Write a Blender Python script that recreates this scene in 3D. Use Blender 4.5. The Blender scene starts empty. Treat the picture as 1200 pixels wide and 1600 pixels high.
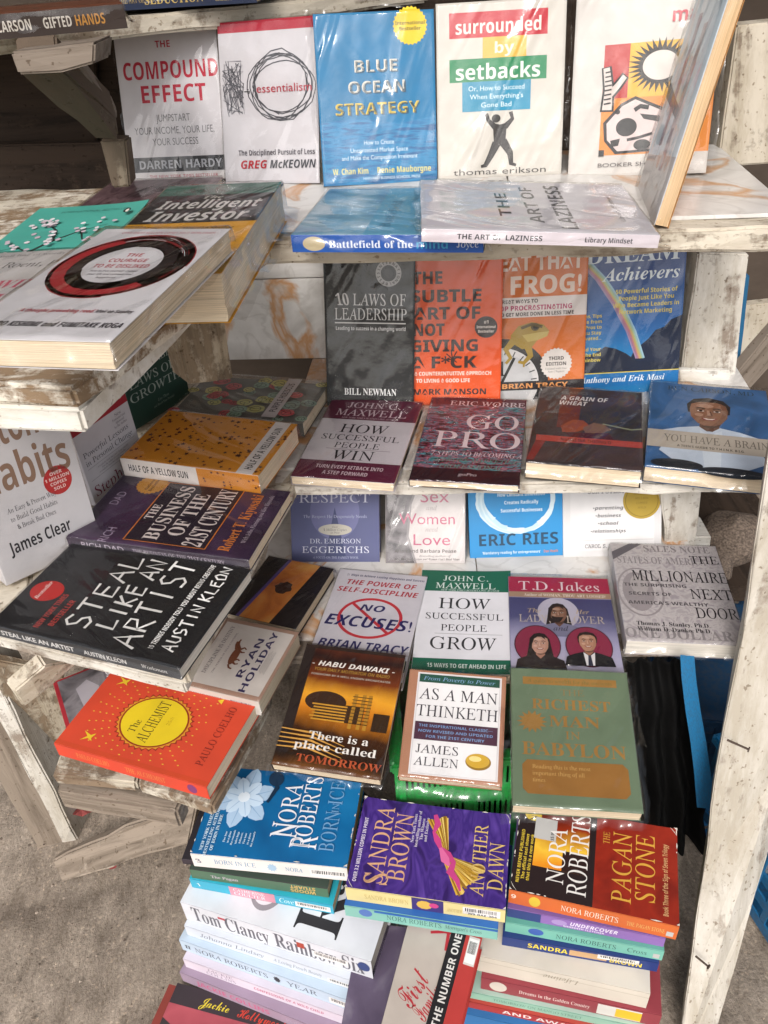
import bpy, bmesh, math, random
from mathutils import Vector, Matrix, noise
R = math.radians
S = bpy.context.scene
COL = S.collection
# ------------------------------------------------------------------ camera, sky, sun, exposure
FPX, CAMZ = 1250.0, 1.08
UPC = Vector((-0.055, -0.805, -0.588)).normalized()          # world up seen from the lens (x right, y down, z ahead)
FWC = (Vector((0, 0, 1)) - UPC * UPC.z).normalized()
RTC = -FWC.cross(UPC)
if RTC.x < 0: RTC = -RTC
def c2w(v): return Vector((v.dot(RTC), v.dot(FWC), v.dot(UPC)))
CAM = Vector((0, 0, CAMZ))
cd = bpy.data.cameras.new('camera'); cam = bpy.data.objects.new('camera', cd); COL.objects.link(cam)
cd.sensor_fit = 'HORIZONTAL'; cd.sensor_width = 36; cd.lens = 36 * FPX / 1200; cd.clip_start = .01; cd.clip_end = 500
cx, cy, cz = c2w(Vector((1, 0, 0))), c2w(Vector((0, -1, 0))), c2w(Vector((0, 0, -1)))
M = Matrix((cx, cy, cz)).transposed().to_4x4(); M.translation = CAM
cam.matrix_world = M; S.camera = cam
W = bpy.data.worlds.new('World'); S.world = W; W.use_nodes = True
wt = W.node_tree; bgn = wt.nodes['Background']
sky = wt.nodes.new('ShaderNodeTexSky'); sky.sky_type = 'NISHITA'; sky.sun_disc = False
SUN_EL, SUN_AZ = 42, 194
sky.sun_elevation = R(SUN_EL); sky.sun_rotation = R(SUN_AZ); sky.air_density = 1.0; sky.dust_density = 4.0; sky.ozone_density = 1.0
hs = wt.nodes.new('ShaderNodeHueSaturation'); hs.inputs['Saturation'].default_value = .36
wt.links.new(sky.outputs[0], hs.inputs['Color']); wt.links.new(hs.outputs[0], bgn.inputs['Color'])
bgn.inputs['Strength'].default_value = 0.14
sl = bpy.data.lights.new('sun', 'SUN'); sl.energy = 1.25; sl.angle = R(14); sl.color = (1, .965, .935)
sun = bpy.data.objects.new('sun', sl); COL.objects.link(sun)
sun.rotation_euler = (R(90 - SUN_EL), 0, R(180 - SUN_AZ))
S.view_settings.view_transform = 'Standard'; S.view_settings.look = 'None'
S.view_settings.exposure = 0.60
S.cycles.transparent_max_bounces = 24; S.cycles.max_bounces = 8
# ------------------------------------------------------------------ helpers
def ray(p):
    return c2w(Vector(((p[0] - 600) / FPX, (p[1] - 800) / FPX, 1)))
def atZ(p, z):
    d = ray(p); return CAM + d * ((z - CAMZ) / d.z)
def atY(p, y):
    d = ray(p); return CAM + d * (y / d.y)
def onplane(p, o, n):
    d = ray(p); return CAM + d * ((o - CAM).dot(n) / d.dot(n))
def lin(h):
    h = h.lstrip('#'); h = h if len(h) == 6 else ''.join(x * 2 for x in h); c = [int(h[i:i + 2], 16) / 255 for i in (0, 2, 4)]
    return tuple((x / 12.92 if x <= .04045 else ((x + .055) / 1.055) ** 2.4) for x in c) + (1,)
def nd(t, k, **kw):
    n = t.nodes.new(k)
    for a, b in kw.items():
        if a in n.inputs: n.inputs[a].default_value = b
        else: setattr(n, a, b)
    return n
def newmat(name):
    m = bpy.data.materials.new(name); m.use_nodes = True
    return m, m.node_tree, m.node_tree.nodes['Principled BSDF']
def ramp(t, stops, interp='LINEAR'):
    r = t.nodes.new('ShaderNodeValToRGB'); e = r.color_ramp.elements; r.color_ramp.interpolation = interp
    while len(e) < len(stops): e.new(.5)
    for i, (p, c) in enumerate(stops):
        e[i].position = p; e[i].color = c if len(c) == 4 else tuple(c) + (1,)
    return r
_inks = {}
def ink(h, rough=.42, gain=1.0):
    k = (h, rough)
    if k in _inks: return _inks[k]
    m, t, b = newmat('ink')
    tc = nd(t, 'ShaderNodeTexCoord'); n = nd(t, 'ShaderNodeTexNoise', Scale=23.0, Detail=4.0)
    t.links.new(tc.outputs['Object'], n.inputs['Vector'])
    c = lin(h)
    c = tuple(min(.86, x * .93 + .004) for x in c[:3]) + (1,)
    lo = tuple(x * .86 + .004 for x in c[:3]) + (1,)
    r = ramp(t, [(.3, lo), (.62, c)]); t.links.new(n.outputs['Fac'], r.inputs[0])
    t.links.new(r.outputs[0], b.inputs['Base Color'])
    r2 = ramp(t, [(.3, (rough - .08,) * 3), (.7, (rough + .12,) * 3)]); t.links.new(n.outputs['Fac'], r2.inputs[0])
    t.links.new(r2.outputs[0], b.inputs['Roughness']); b.inputs['Specular IOR Level'].default_value = .22
    _inks[k] = m; return m
def photo(stops, scale=40, stretch=(1, 1, 1), detail=4, dist=0.0, rough=.4, interp='LINEAR', rot=0, kind='noise'):
    """printed picture: mottled colours across the cover"""
    m, t, b = newmat('printed_picture')
    tc = nd(t, 'ShaderNodeTexCoord'); mp = nd(t, 'ShaderNodeMapping'); mp.inputs['Scale'].default_value = stretch
    mp.inputs['Rotation'].default_value = (0, 0, R(rot))
    t.links.new(tc.outputs['Object'], mp.inputs[0])
    if kind == 'vor':
        n = nd(t, 'ShaderNodeTexVoronoi', Scale=scale); o = n.outputs['Color']
        sp = nd(t, 'ShaderNodeSeparateColor'); t.links.new(o, sp.inputs[0]); o = sp.outputs[0]
    else:
        n = nd(t, 'ShaderNodeTexNoise', Scale=scale, Detail=detail, Distortion=dist); o = n.outputs['Fac']
    t.links.new(mp.outputs[0], n.inputs['Vector'])
    r = ramp(t, [(p, lin(c)) for p, c in stops], interp)
    t.links.new(o, r.inputs[0]); t.links.new(r.outputs[0], b.inputs['Base Color'])
    b.inputs['Roughness'].default_value = rough; b.inputs['Specular IOR Level'].default_value = .35
    return m
def gradient(stops, axis=1, lo=-.1, hi=.1, wob=.02, scale=30, rough=.4):
    """printed picture running through colours along one axis of the cover"""
    m, t, b = newmat('printed_picture')
    tc = nd(t, 'ShaderNodeTexCoord'); sp = nd(t, 'ShaderNodeSeparateXYZ'); t.links.new(tc.outputs['Object'], sp.inputs[0])
    n = nd(t, 'ShaderNodeTexNoise', Scale=scale, Detail=5.0); t.links.new(tc.outputs['Object'], n.inputs['Vector'])
    mr = nd(t, 'ShaderNodeMapRange'); mr.inputs['From Min'].default_value = lo; mr.inputs['From Max'].default_value = hi
    ad = nd(t, 'ShaderNodeMath', operation='MULTIPLY_ADD'); t.links.new(n.outputs['Fac'], ad.inputs[0]); ad.inputs[1].default_value = wob
    t.links.new(sp.outputs[axis], ad.inputs[2]); t.links.new(ad.outputs[0], mr.inputs['Value'])
    r = ramp(t, [(p, lin(c)) for p, c in stops]); t.links.new(mr.outputs[0], r.inputs[0])
    t.links.new(r.outputs[0], b.inputs['Base Color']); b.inputs['Roughness'].default_value = rough
    b.inputs['Specular IOR Level'].default_value = .35
    return m
def pages_mat(h):
    m, t, b = newmat('paper_pages')
    tc = nd(t, 'ShaderNodeTexCoord'); mp = nd(t, 'ShaderNodeMapping'); mp.inputs['Scale'].default_value = (3, 3, 900)
    t.links.new(tc.outputs['Object'], mp.inputs[0])
    n = nd(t, 'ShaderNodeTexNoise', Scale=3.0, Detail=3.0); t.links.new(mp.outputs[0], n.inputs['Vector'])
    c = lin(h); r = ramp(t, [(.3, tuple(x * .6 for x in c[:3])), (.6, c)])
    t.links.new(n.outputs['Fac'], r.inputs[0]); t.links.new(r.outputs[0], b.inputs['Base Color'])
    bp = nd(t, 'ShaderNodeBump', Strength=.5, Distance=.001); t.links.new(n.outputs['Fac'], bp.inputs['Height']); t.links.new(bp.outputs[0], b.inputs['Normal'])
    b.inputs['Roughness'].default_value = .9; b.inputs['Specular IOR Level'].default_value = .1
    return m
PAGES = {k: pages_mat(v) for k, v in dict(cream='#e2d0b4', tan='#c9a983', white='#dcd6cb', orange='#dcbc92', old='#cdb48e').items()}
def wrap_mat():
    m, t, b = newmat('clear_plastic_film')
    t.nodes.remove(b); out = t.nodes['Material Output']
    tc = nd(t, 'ShaderNodeTexCoord'); oi = nd(t, 'ShaderNodeObjectInfo')
    mul = nd(t, 'ShaderNodeMath', operation='MULTIPLY'); mul.inputs[1].default_value = 9.0; t.links.new(oi.outputs['Random'], mul.inputs[0])
    cmb = nd(t, 'ShaderNodeCombineXYZ'); t.links.new(mul.outputs[0], cmb.inputs[2]); t.links.new(mul.outputs[0], cmb.inputs[0])
    mp = nd(t, 'ShaderNodeMapping'); mp.vector_type = 'TEXTURE'; mp.inputs['Rotation'].default_value = (0, 0, R(-24)); mp.inputs['Scale'].default_value = (1 / 21, 1 / 4.6, 1 / 20)
    t.links.new(tc.outputs['Object'], mp.inputs[0]); t.links.new(cmb.outputs[0], mp.inputs['Location'])
    n1 = nd(t, 'ShaderNodeTexNoise', Scale=1.0, Detail=2.0, Roughness=.45, Distortion=.6); t.links.new(mp.outputs[0], n1.inputs['Vector'])
    mp2 = nd(t, 'ShaderNodeMapping'); mp2.inputs['Scale'].default_value = (60, 60, 60); t.links.new(tc.outputs['Object'], mp2.inputs[0]); t.links.new(cmb.outputs[0], mp2.inputs['Location'])
    n2 = nd(t, 'ShaderNodeTexNoise', Scale=1.0, Detail=3.0); t.links.new(mp2.outputs[0], n2.inputs['Vector'])
    ad = nd(t, 'ShaderNodeMath', operation='MULTIPLY_ADD'); cr = nd(t, 'ShaderNodeMapRange'); cr.interpolation_type = 'SMOOTHSTEP'; cr.inputs['From Min'].default_value = .47; cr.inputs['From Max'].default_value = .74; cr.inputs['To Max'].default_value = .42; t.links.new(n1.outputs['Fac'], cr.inputs['Value'])
    t.links.new(n2.outputs['Fac'], ad.inputs[0]); ad.inputs[1].default_value = .06; t.links.new(cr.outputs[0], ad.inputs[2])
    bp = nd(t, 'ShaderNodeBump', Strength=1.0, Distance=.0078); t.links.new(ad.outputs[0], bp.inputs['Height'])
    fr = nd(t, 'ShaderNodeFresnel', IOR=1.5); t.links.new(bp.outputs[0], fr.inputs['Normal'])
    f1 = nd(t, 'ShaderNodeMath', operation='MULTIPLY'); f1.inputs[1].default_value = .95; t.links.new(fr.outputs[0], f1.inputs[0])
    f2 = nd(t, 'ShaderNodeMath', operation='MINIMUM'); f2.inputs[1].default_value = .30; t.links.new(f1.outputs[0], f2.inputs[0])
    tr = nd(t, 'ShaderNodeBsdfTransparent'); tr.inputs[0].default_value = (.975, .97, .965, 1)
    gl = nd(t, 'ShaderNodeBsdfGlossy'); gl.inputs['Roughness'].default_value = .09; t.links.new(bp.outputs[0], gl.inputs['Normal'])
    mx = nd(t, 'ShaderNodeMixShader'); t.links.new(f2.outputs[0], mx.inputs[0]); t.links.new(tr.outputs[0], mx.inputs[1]); t.links.new(gl.outputs[0], mx.inputs[2])
    t.links.new(mx.outputs[0], out.inputs['Surface'])
    return m
FILM = wrap_mat()
def wood(name, paint='#dcd8cf', bare='#7d6a55', amount=.5, dirt=.5, scale=1.0, rough=.8, dark='#51463b'):
    """old painted timber: worn paint over grain, dirt stains"""
    m, t, b = newmat(name)
    tc = nd(t, 'ShaderNodeTexCoord'); oi = nd(t, 'ShaderNodeObjectInfo')
    off = nd(t, 'ShaderNodeVectorMath', operation='SCALE'); off.inputs['Scale'].default_value = 7.0
    cb = nd(t, 'ShaderNodeCombineXYZ')
    for i in range(3): t.links.new(oi.outputs['Random'], cb.inputs[i])
    t.links.new(cb.outputs[0], off.inputs[0])
    va = nd(t, 'ShaderNodeVectorMath', operation='ADD'); t.links.new(tc.outputs['Object'], va.inputs[0]); t.links.new(off.outputs[0], va.inputs[1])
    mp = nd(t, 'ShaderNodeMapping'); mp.inputs['Scale'].default_value = (4 * scale, 55 * scale, 55 * scale); t.links.new(va.outputs[0], mp.inputs[0])
    g = nd(t, 'ShaderNodeTexNoise', Scale=1.0, Detail=6.0, Roughness=.65, Distortion=.4); t.links.new(mp.outputs[0], g.inputs['Vector'])
    gr = ramp(t, [(.3, lin(dark)), (.55, lin(bare))]); t.links.new(g.outputs['Fac'], gr.inputs[0])
    ch = nd(t, 'ShaderNodeTexNoise', Scale=38.0 * scale, Detail=9.0, Roughness=.68); t.links.new(va.outputs[0], ch.inputs['Vector'])
    mix0 = nd(t, 'ShaderNodeMath', operation='MULTIPLY_ADD'); t.links.new(g.outputs['Fac'], mix0.inputs[0]); mix0.inputs[1].default_value = .8; chm = nd(t, 'ShaderNodeMath', operation='MULTIPLY'); chm.inputs[1].default_value = .8; t.links.new(ch.outputs['Fac'], chm.inputs[0]); t.links.new(chm.outputs[0], mix0.inputs[2])
    th = 1.0 - .40 * amount
    pr = ramp(t, [(th - .10, (1, 1, 1)), (th + .03, (0, 0, 0))]); t.links.new(mix0.outputs[0], pr.inputs[0])
    mpd = nd(t, 'ShaderNodeMapping'); mpd.inputs['Scale'].default_value = (5 * scale, 17 * scale, 17 * scale); t.links.new(va.outputs[0], mpd.inputs[0])
    dn = nd(t, 'ShaderNodeTexNoise', Scale=1.0, Detail=9.0, Roughness=.72); t.links.new(mpd.outputs[0], dn.inputs['Vector'])
    p = lin(paint); d = tuple(x * (1 - .55 * dirt) * f for x, f in zip(p[:3], (1, .95, .86)))
    dr = ramp(t, [(.36, d), (.58, p)]); t.links.new(dn.outputs['Fac'], dr.inputs[0])
    mx = nd(t, 'ShaderNodeMixRGB'); t.links.new(pr.outputs[0], mx.inputs[0]); t.links.new(gr.outputs[0], mx.inputs[1]); t.links.new(dr.outputs[0], mx.inputs[2])
    sp = nd(t, 'ShaderNodeTexNoise', Scale=160.0, Detail=2.0); t.links.new(va.outputs[0], sp.inputs['Vector'])
    spr = ramp(t, [(.29, (.42, .36, .3)), (.35, (1, 1, 1))]); t.links.new(sp.outputs['Fac'], spr.inputs[0])
    mm = nd(t, 'ShaderNodeMixRGB', blend_type='MULTIPLY'); mm.inputs[0].default_value = .8; t.links.new(mx.outputs[0], mm.inputs[1]); t.links.new(spr.outputs[0], mm.inputs[2])
    t.links.new(mm.outputs[0], b.inputs['Base Color']); b.inputs['Roughness'].default_value = rough; b.inputs['Specular IOR Level'].default_value = .2
    ba = nd(t, 'ShaderNodeMath', operation='MULTIPLY_ADD'); t.links.new(pr.outputs[0], ba.inputs[0]); ba.inputs[1].default_value = .5; t.links.new(g.outputs['Fac'], ba.inputs[2])
    bp = nd(t, 'ShaderNodeBump', Strength=.7, Distance=.0025); t.links.new(ba.outputs[0], bp.inputs['Height']); t.links.new(bp.outputs[0], b.inputs['Normal'])
    return m
WHITEWOOD = wood('worn_white_paint', '#d3cec5', '#8f8275', .12, .6)
CLEANWOOD = wood('thick_white_paint', '#dedbd4', '#8f8275', .04, .45)
CREAMWOOD = wood('worn_cream_paint', '#c6bdad', '#857767', .20, .6)
GREYWOOD = wood('bare_grey_timber', '#938a80', '#7c7166', .9, .6)
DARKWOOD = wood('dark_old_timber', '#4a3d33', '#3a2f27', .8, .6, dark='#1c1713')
TANWOOD = wood('raw_tan_timber', '#a3978a', '#8d8072', .8, .5)
def marble():
    m, t, b = newmat('marble_tile')
    tc0 = nd(t, 'ShaderNodeTexCoord'); oi = nd(t, 'ShaderNodeObjectInfo'); cb = nd(t, 'ShaderNodeCombineXYZ')
    for i in range(3): t.links.new(oi.outputs['Random'], cb.inputs[i])
    tc = nd(t, 'ShaderNodeVectorMath', operation='MULTIPLY_ADD'); tc.inputs[1].default_value = (9, 13, 7); t.links.new(cb.outputs[0], tc.inputs[0]); t.links.new(tc0.outputs['Object'], tc.inputs[2])
    n = nd(t, 'ShaderNodeTexNoise', Scale=5.0, Detail=6.0, Distortion=2.2); t.links.new(tc.outputs[0], n.inputs['Vector'])
    base = ramp(t, [(.3, lin('#b9b5b0')), (.5, lin('#d5d2ce')), (.7, lin('#c3bfba'))]); t.links.new(n.outputs['Fac'], base.inputs[0])
    n2 = nd(t, 'ShaderNodeTexNoise', Scale=7.0, Detail=6.0, Distortion=1.4); t.links.new(tc.outputs[0], n2.inputs['Vector'])
    v = ramp(t, [(.55, (0, 0, 0)), (.60, (.9, .9, .9)), (.68, (.0, .0, .0))]); t.links.new(n2.outputs['Fac'], v.inputs[0])
    mx = nd(t, 'ShaderNodeMixRGB'); t.links.new(v.outputs[0], mx.inputs[0]); t.links.new(base.outputs[0], mx.inputs[1]); mx.inputs[2].default_value = lin('#bd8548')
    n3 = nd(t, 'ShaderNodeTexNoise', Scale=9.0, Detail=5.0, Distortion=2.0); t.links.new(tc.outputs[0], n3.inputs['Vector'])
    v2 = ramp(t, [(.46, (0, 0, 0)), (.5, (.25, .25, .25)), (.54, (0, 0, 0))]); t.links.new(n3.outputs['Fac'], v2.inputs[0])
    m2 = nd(t, 'ShaderNodeMixRGB'); t.links.new(v2.outputs[0], m2.inputs[0]); t.links.new(mx.outputs[0], m2.inputs[1]); m2.inputs[2].default_value = lin('#8f8880')
    t.links.new(m2.outputs[0], b.inputs['Base Color']); b.inputs['Roughness'].default_value = .28
    return m
MARBLE = marble()
# ------------------------------------------------------------------ objects
def link(name, me, mats, parent=None, mw=None):
    o = bpy.data.objects.new(name, me); COL.objects.link(o)
    for m in (mats if isinstance(mats, (list, tuple)) else [mats]): me.materials.append(m)
    if mw is not None and parent is None: o.matrix_world = mw
    if parent is not None:
        o.parent = parent
        if mw is not None: o.matrix_local = parent.matrix_world.inverted() @ mw
    return o
def tag(o, label=None, cat=None, group=None, kind=None):
    for k, v in (('label', label), ('category', cat), ('group', group), ('kind', kind)):
        if v: o[k] = v
    return o
def empty(name, mw, label, cat, group=None):
    o = bpy.data.objects.new(name, None); COL.objects.link(o); o.matrix_world = mw; o.empty_display_size = .02
    return tag(o, label, cat, group)
def frame(o, ex, ez):
    ex = ex.normalized(); ez = (ez - ex * ez.dot(ex)).normalized(); ey = ez.cross(ex)
    m = Matrix((ex, ey, ez)).transposed().to_4x4(); m.translation = o; return m
_rs = random.Random(7)
def prism(name, pts, ext, mat, parent=None, bev=.002, rough=.0012, step=.04, along=None):
    """board: polygon pts (world) pushed along ext; worn uneven edges; local X runs along the board"""
    pts = [Vector(p) for p in pts]; ext = Vector(ext)
    c = sum(pts, Vector()) / len(pts)
    if along is None:
        along = max(((pts[i] - pts[i - 1]) for i in range(len(pts))), key=lambda v: v.length)
    mw = frame(c, Vector(along), ext); inv = mw.inverted()
    bm = bmesh.new()
    n = (pts[1] - pts[0]).cross(pts[2] - pts[1])
    if n.dot(ext) > 0: pts = pts[::-1]
    ring = []
    for i, p in enumerate(pts):
        q = pts[(i + 1) % len(pts)]; k = max(1, int((q - p).length / step))
        for j in range(k): ring.append(p.lerp(q, j / k))
    def jit(): return Vector((_rs.uniform(-1, 1), _rs.uniform(-1, 1), _rs.uniform(-1, 1))) * rough
    a = [bm.verts.new(inv @ (p + jit())) for p in ring]; b = [bm.verts.new(inv @ (p + ext + jit())) for p in ring]
    L = len(a)
    f = [bm.faces.new(a), bm.faces.new(b[::-1])]
    for i in range(L): bm.faces.new((a[(i + 1) % L], a[i], b[i], b[(i + 1) % L]))
    bmesh.ops.recalc_face_normals(bm, faces=bm.faces)
    if bev: 
        es = [e for e in bm.edges if len(e.link_faces) == 2 and e.calc_face_angle(0) > .5]
        bmesh.ops.bevel(bm, geom=es, offset=bev, segments=2, affect='EDGES')
    me = bpy.data.meshes.new(name); bm.to_mesh(me); bm.free()
    for p in me.polygons: p.use_smooth = False
    return link(name, me, mat, parent, mw)
def board(name, p, q, wvec, tvec, mat, parent=None, **k):
    """straight board from p to q, width vector wvec, thickness vector tvec"""
    p, q, wvec = Vector(p), Vector(q), Vector(wvec)
    return prism(name, [p, q, q + wvec, p + wvec], tvec, mat, parent, along=q - p, **k)
# ------------------------------------------------------------------ lettering
_tc = {}
STY = dict(n=(None, 0, 0), N=(None, .018, 0), t=(None, -.008, 0), b=((0x1d5d4, 0x1d5ee, 0x1d7ec), 0, 0), B=((0x1d5d4, 0x1d5ee, 0x1d7ec), .014, 0),
           s=((0x1d434, 0x1d44e, 0x1d7ce), 0, -.25), S=((0x1d400, 0x1d41a, 0x1d7ce), 0, 0), i=((0x1d434, 0x1d44e, 0x1d7ce), 0, 0),
           I=((0x1d468, 0x1d482, 0x1d7ce), 0, 0), c=((0x1d4d0, 0x1d4ea, None), 0, 0), m=((0x1d670, 0x1d68a, 0x1d7f6), .006, 0),
           o=((0x1d608, 0x1d622, None), 0, 0), O=((0x1d63c, 0x1d656, None), 0, 0), w=((0x1d434, 0x1d44e, 0x1d7ce), .006, -.25))
def enc(t, mp):
    if not mp: return t
    u, l, g = mp; r = ''
    for c in t:
        if 'A' <= c <= 'Z': r += chr(u + ord(c) - 65)
        elif 'a' <= c <= 'z': r += '\u210e' if (l == 0x1d44e and c == 'h') else chr(l + ord(c) - 97)
        elif c.isdigit() and g: r += chr(g + ord(c) - 48)
        else: r += c
    return r
_cu = bpy.data.curves.new('lettering', 'FONT'); _cu.resolution_u = 3
_to = bpy.data.objects.new('lettering', _cu); _ls = bpy.data.scenes.new('lettering'); _ls.collection.objects.link(_to); _lv = _ls.view_layers[0]
_cap = {}
def glyphs(s, sty):
    k = (s, sty)
    if k in _tc: return _tc[k]
    mp, off, sh = STY[sty]
    _cu.body = enc(s, mp); _cu.offset = off; _cu.shear = sh; _cu.size = 1
    _cu.update_tag(); _lv.update(); dg = _lv.depsgraph
    ev = _to.evaluated_get(dg); me = ev.to_mesh()
    v = [(a.co.x, a.co.y) for a in me.vertices]; f = [tuple(p.vertices) for p in me.polygons]
    ev.to_mesh_clear()
    _tc[k] = (v, f); return _tc[k]
def cap(sty):
    if sty not in _cap:
        v, f = glyphs('H', sty); _cap[sty] = max(y for x, y in v) - min(y for x, y in v)
    return _cap[sty]
# ------------------------------------------------------------------ books
EPS = .00006
class Cover:
    """collects the printed cover of one book as one mesh"""
    def __init__(s, w, h, th, curl=0, seed=0):
        s.w, s.h, s.th = w, h, th; s.v = []; s.f = []; s.m = []; s.mats = []; s.lay = 0; s.face = 'front'; s.va, s.vb = 0, 1; s.curl = curl; s.rs = random.Random(seed)
    def mi(s, mat):
        if isinstance(mat, str): mat = ink(mat)
        if mat not in s.mats: s.mats.append(mat)
        return s.mats.index(mat)
    def bend(s, x, y):
        if not s.curl: return 0
        a = max(0, x / s.w + .5); b = abs(y / s.h) * 2
        return s.curl * (a ** 4) * (.35 + .65 * b ** 3) - .0
    def pt(s, u, v, l):
        if s.face == 'front':
            x, y = (u - .5) * s.w, (.5 - s.va - s.vb * v) * s.h
            return (x, y, s.th + l * EPS + s.bend(x, y))
        return (-s.w / 2 - .0008 - l * EPS, (.5 - u) * s.h, s.th * (1 - v))
    @property
    def dims(s): return (s.w, s.h * s.vb) if s.face == 'front' else (s.h, s.th)
    def add(s, vs, fs, mat, l):
        o = len(s.v); i = s.mi(mat)
        s.v += [s.pt(a, b, l) for a, b in vs]
        for f in fs: s.f.append(tuple(o + k for k in f)); s.m.append(i)
    def nl(s): s.lay += 1; return s.lay
    def R(s, u0, v0, u1, v1, mat):
        W_, H_ = s.dims; st = .0045 if s.curl else .014; nx = max(1, int(abs(u1 - u0) * W_ / st)); ny = max(1, int(abs(v1 - v0) * H_ / st))
        vs = [(u0 + (u1 - u0) * i / nx, v0 + (v1 - v0) * j / ny) for j in range(ny + 1) for i in range(nx + 1)]
        fs = [(j * (nx + 1) + i, (j + 1) * (nx + 1) + i, (j + 1) * (nx + 1) + i + 1, j * (nx + 1) + i + 1) for j in range(ny) for i in range(nx)]
        s.add(vs, fs, mat, s.nl())
    def P(s, pts, mat, same=False):
        n = len(pts); ar = sum(pts[i][0] * pts[(i + 1) % n][1] - pts[(i + 1) % n][0] * pts[i][1] for i in range(n))
        if ar > 0: pts = pts[::-1]
        s.add(pts, [tuple(range(n))], mat, s.lay if same else s.nl())
    def E(s, u, v, ru, rv, mat, n=28, spike=0, jit=0, a0=0, a1=360, rot=0):
        pts = []; k = n * 2 if spike else n
        for i in range(k):
            a = R(a0 + (a1 - a0) * i / (k if a1 - a0 == 360 else k - 1)); q = 1 - (spike if spike and i % 2 else 0) + s.rs.uniform(-jit, jit)
            x, y = math.cos(a) * ru * q, math.sin(a) * rv * q
            if rot:
                W_, H_ = s.dims; X, Y = x * W_, y * H_; c, n_ = math.cos(R(rot)), math.sin(R(rot)); x, y = (X * c - Y * n_) / W_, (X * n_ + Y * c) / H_
            pts.append((u + x, v + y))
        s.P(pts, mat)
    def L(s, pts, wd, mat, same=False):
        """stroke; wd in fractions of the width"""
        W_, H_ = s.dims; vs = []; fs = []
        P_ = [Vector((a * W_, b * H_)) for a, b in pts]; n = len(P_)
        for i, p in enumerate(P_):
            d = (P_[min(i + 1, n - 1)] - P_[max(i - 1, 0)]); d = d.normalized() if d.length else Vector((1, 0)); nn = Vector((-d.y, d.x))
            ww = (wd[i] if isinstance(wd, (list, tuple)) else wd) * W_ / 2
            for q in (p + nn * ww, p - nn * ww): vs.append((q.x / W_, q.y / H_))
            if i: fs.append((2 * i - 2, 2 * i, 2 * i + 1, 2 * i - 1))
        s.add(vs, fs, mat, s.lay if same else s.nl())
    def ring(s, u, v, ru, rv, wd, mat, n=40, jit=0, a0=0, a1=360):
        s.L([(u + math.cos(R(a0 + (a1 - a0) * i / n)) * ru * (1 + s.rs.uniform(-jit, jit)), v + math.sin(R(a0 + (a1 - a0) * i / n)) * rv * (1 + s.rs.uniform(-jit, jit))) for i in range(n + 1)], wd, mat)
    def T(s, txt, u, v, h, mat, sty='n', w=None, al='c', rot=0, wob=0):
        """words: cap height h and width w as fractions of the face"""
        vs, fs = glyphs(txt, sty)
        if not vs: return
        W_, H_ = s.dims; x0 = min(a for a, b in vs); x1 = max(a for a, b in vs); sc = h * H_ / cap(sty)
        sx = sc if w is None else w * W_ / (x1 - x0)
        ax = {'c': (x0 + x1) / 2, 'l': x0, 'r': x1}[al]; c, n_ = math.cos(R(rot)), math.sin(R(rot)); o = []
        for a, b in vs:
            X = (a - ax) * sx; Y = -(b - cap(sty) / 2) * sc
            if wob: Y += math.sin(a * 5) * wob * H_
            o.append((u + (X * c - Y * n_) / W_, v + (X * n_ + Y * c) / H_))
        s.add(o, fs, mat, s.lay + 1)
    def lines(s, u, v0, dv, n, w, h, mat, al='c', sty='n', words=None):
        for i in range(n): s.T(words[i % len(words)], u, v0 + dv * i, h, mat, sty, None, al)
    def spine(s): s.face = 'spine'; s.lay0 = s.lay; s.lay = 0
    def front(s): s.face = 'front'
def body_mesh(c, base, spinecol, backcol):
    """cover boards: front sheet, spine, back"""
    w, h, th = c.w, c.h, c.th; t = .0005
    f0 = c.face; c.face = 'front'; sv = c.lay; c.lay = -1; c.va, c.vb = 0, 1
    c.R(0, 0, 1, 1, base); c.lay = sv
    i = c.mi(base); isp = c.mi(spinecol); ib = c.mi(backcol)
    def quad(p, k): o = len(c.v); c.v.extend(p); c.f.append((o, o + 1, o + 2, o + 3)); c.m.append(k)
    X0, X1, Y0, Y1 = -w / 2, w / 2, -h / 2, h / 2
    n = 6                                                     # spine, slightly rounded at its two long edges
    prof = [(X0, th), (X0 - .0004, th - .0006)] + [(X0 - .0006, th * k / n) for k in range(n - 1, 0, -1)] + [(X0 - .0004, .0006), (X0, 0)]
    for a, b in zip(prof[:-1], prof[1:]):
        quad([(a[0], Y0, a[1]), (a[0], Y1, a[1]), (b[0], Y1, b[1]), (b[0], Y0, b[1])], isp)
    quad([(X0, Y1, 0), (X1, Y1, 0), (X1, Y0, 0), (X0, Y0, 0)], ib)
    zt = lambda x, y: th + c.bend(x, y)
    N = 8                                                     # rims of the two boards
    for k in range(N):
        a, b = Y0 + h * k / N, Y0 + h * (k + 1) / N
        quad([(X1, a, zt(X1, a) - t), (X1, b, zt(X1, b) - t), (X1, b, zt(X1, b)), (X1, a, zt(X1, a))], i)
        a, b = X0 + w * k / N, X0 + w * (k + 1) / N
        for Y in (Y0, Y1): quad([(a, Y, zt(a, Y) - t), (b, Y, zt(b, Y) - t), (b, Y, zt(b, Y)), (a, Y, zt(a, Y))], i)
    quad([(X1, Y0, 0), (X1, Y1, 0), (X1, Y1, t), (X1, Y0, t)], ib)
    for Y in (Y0, Y1): quad([(X0, Y, 0), (X1, Y, 0), (X1, Y, t), (X0, Y, t)], ib)
    K = 10
    for a in range(K):                                         # underside of the front board
        for b in range(K):
            q = [(X0 + w * (a + e) / K, Y0 + h * (b + f) / K) for e, f in ((0, 0), (0, 1), (1, 1), (1, 0))]
            quad([(x, y, zt(x, y) - t) for x, y in q], ib)
    c.face = f0
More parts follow.
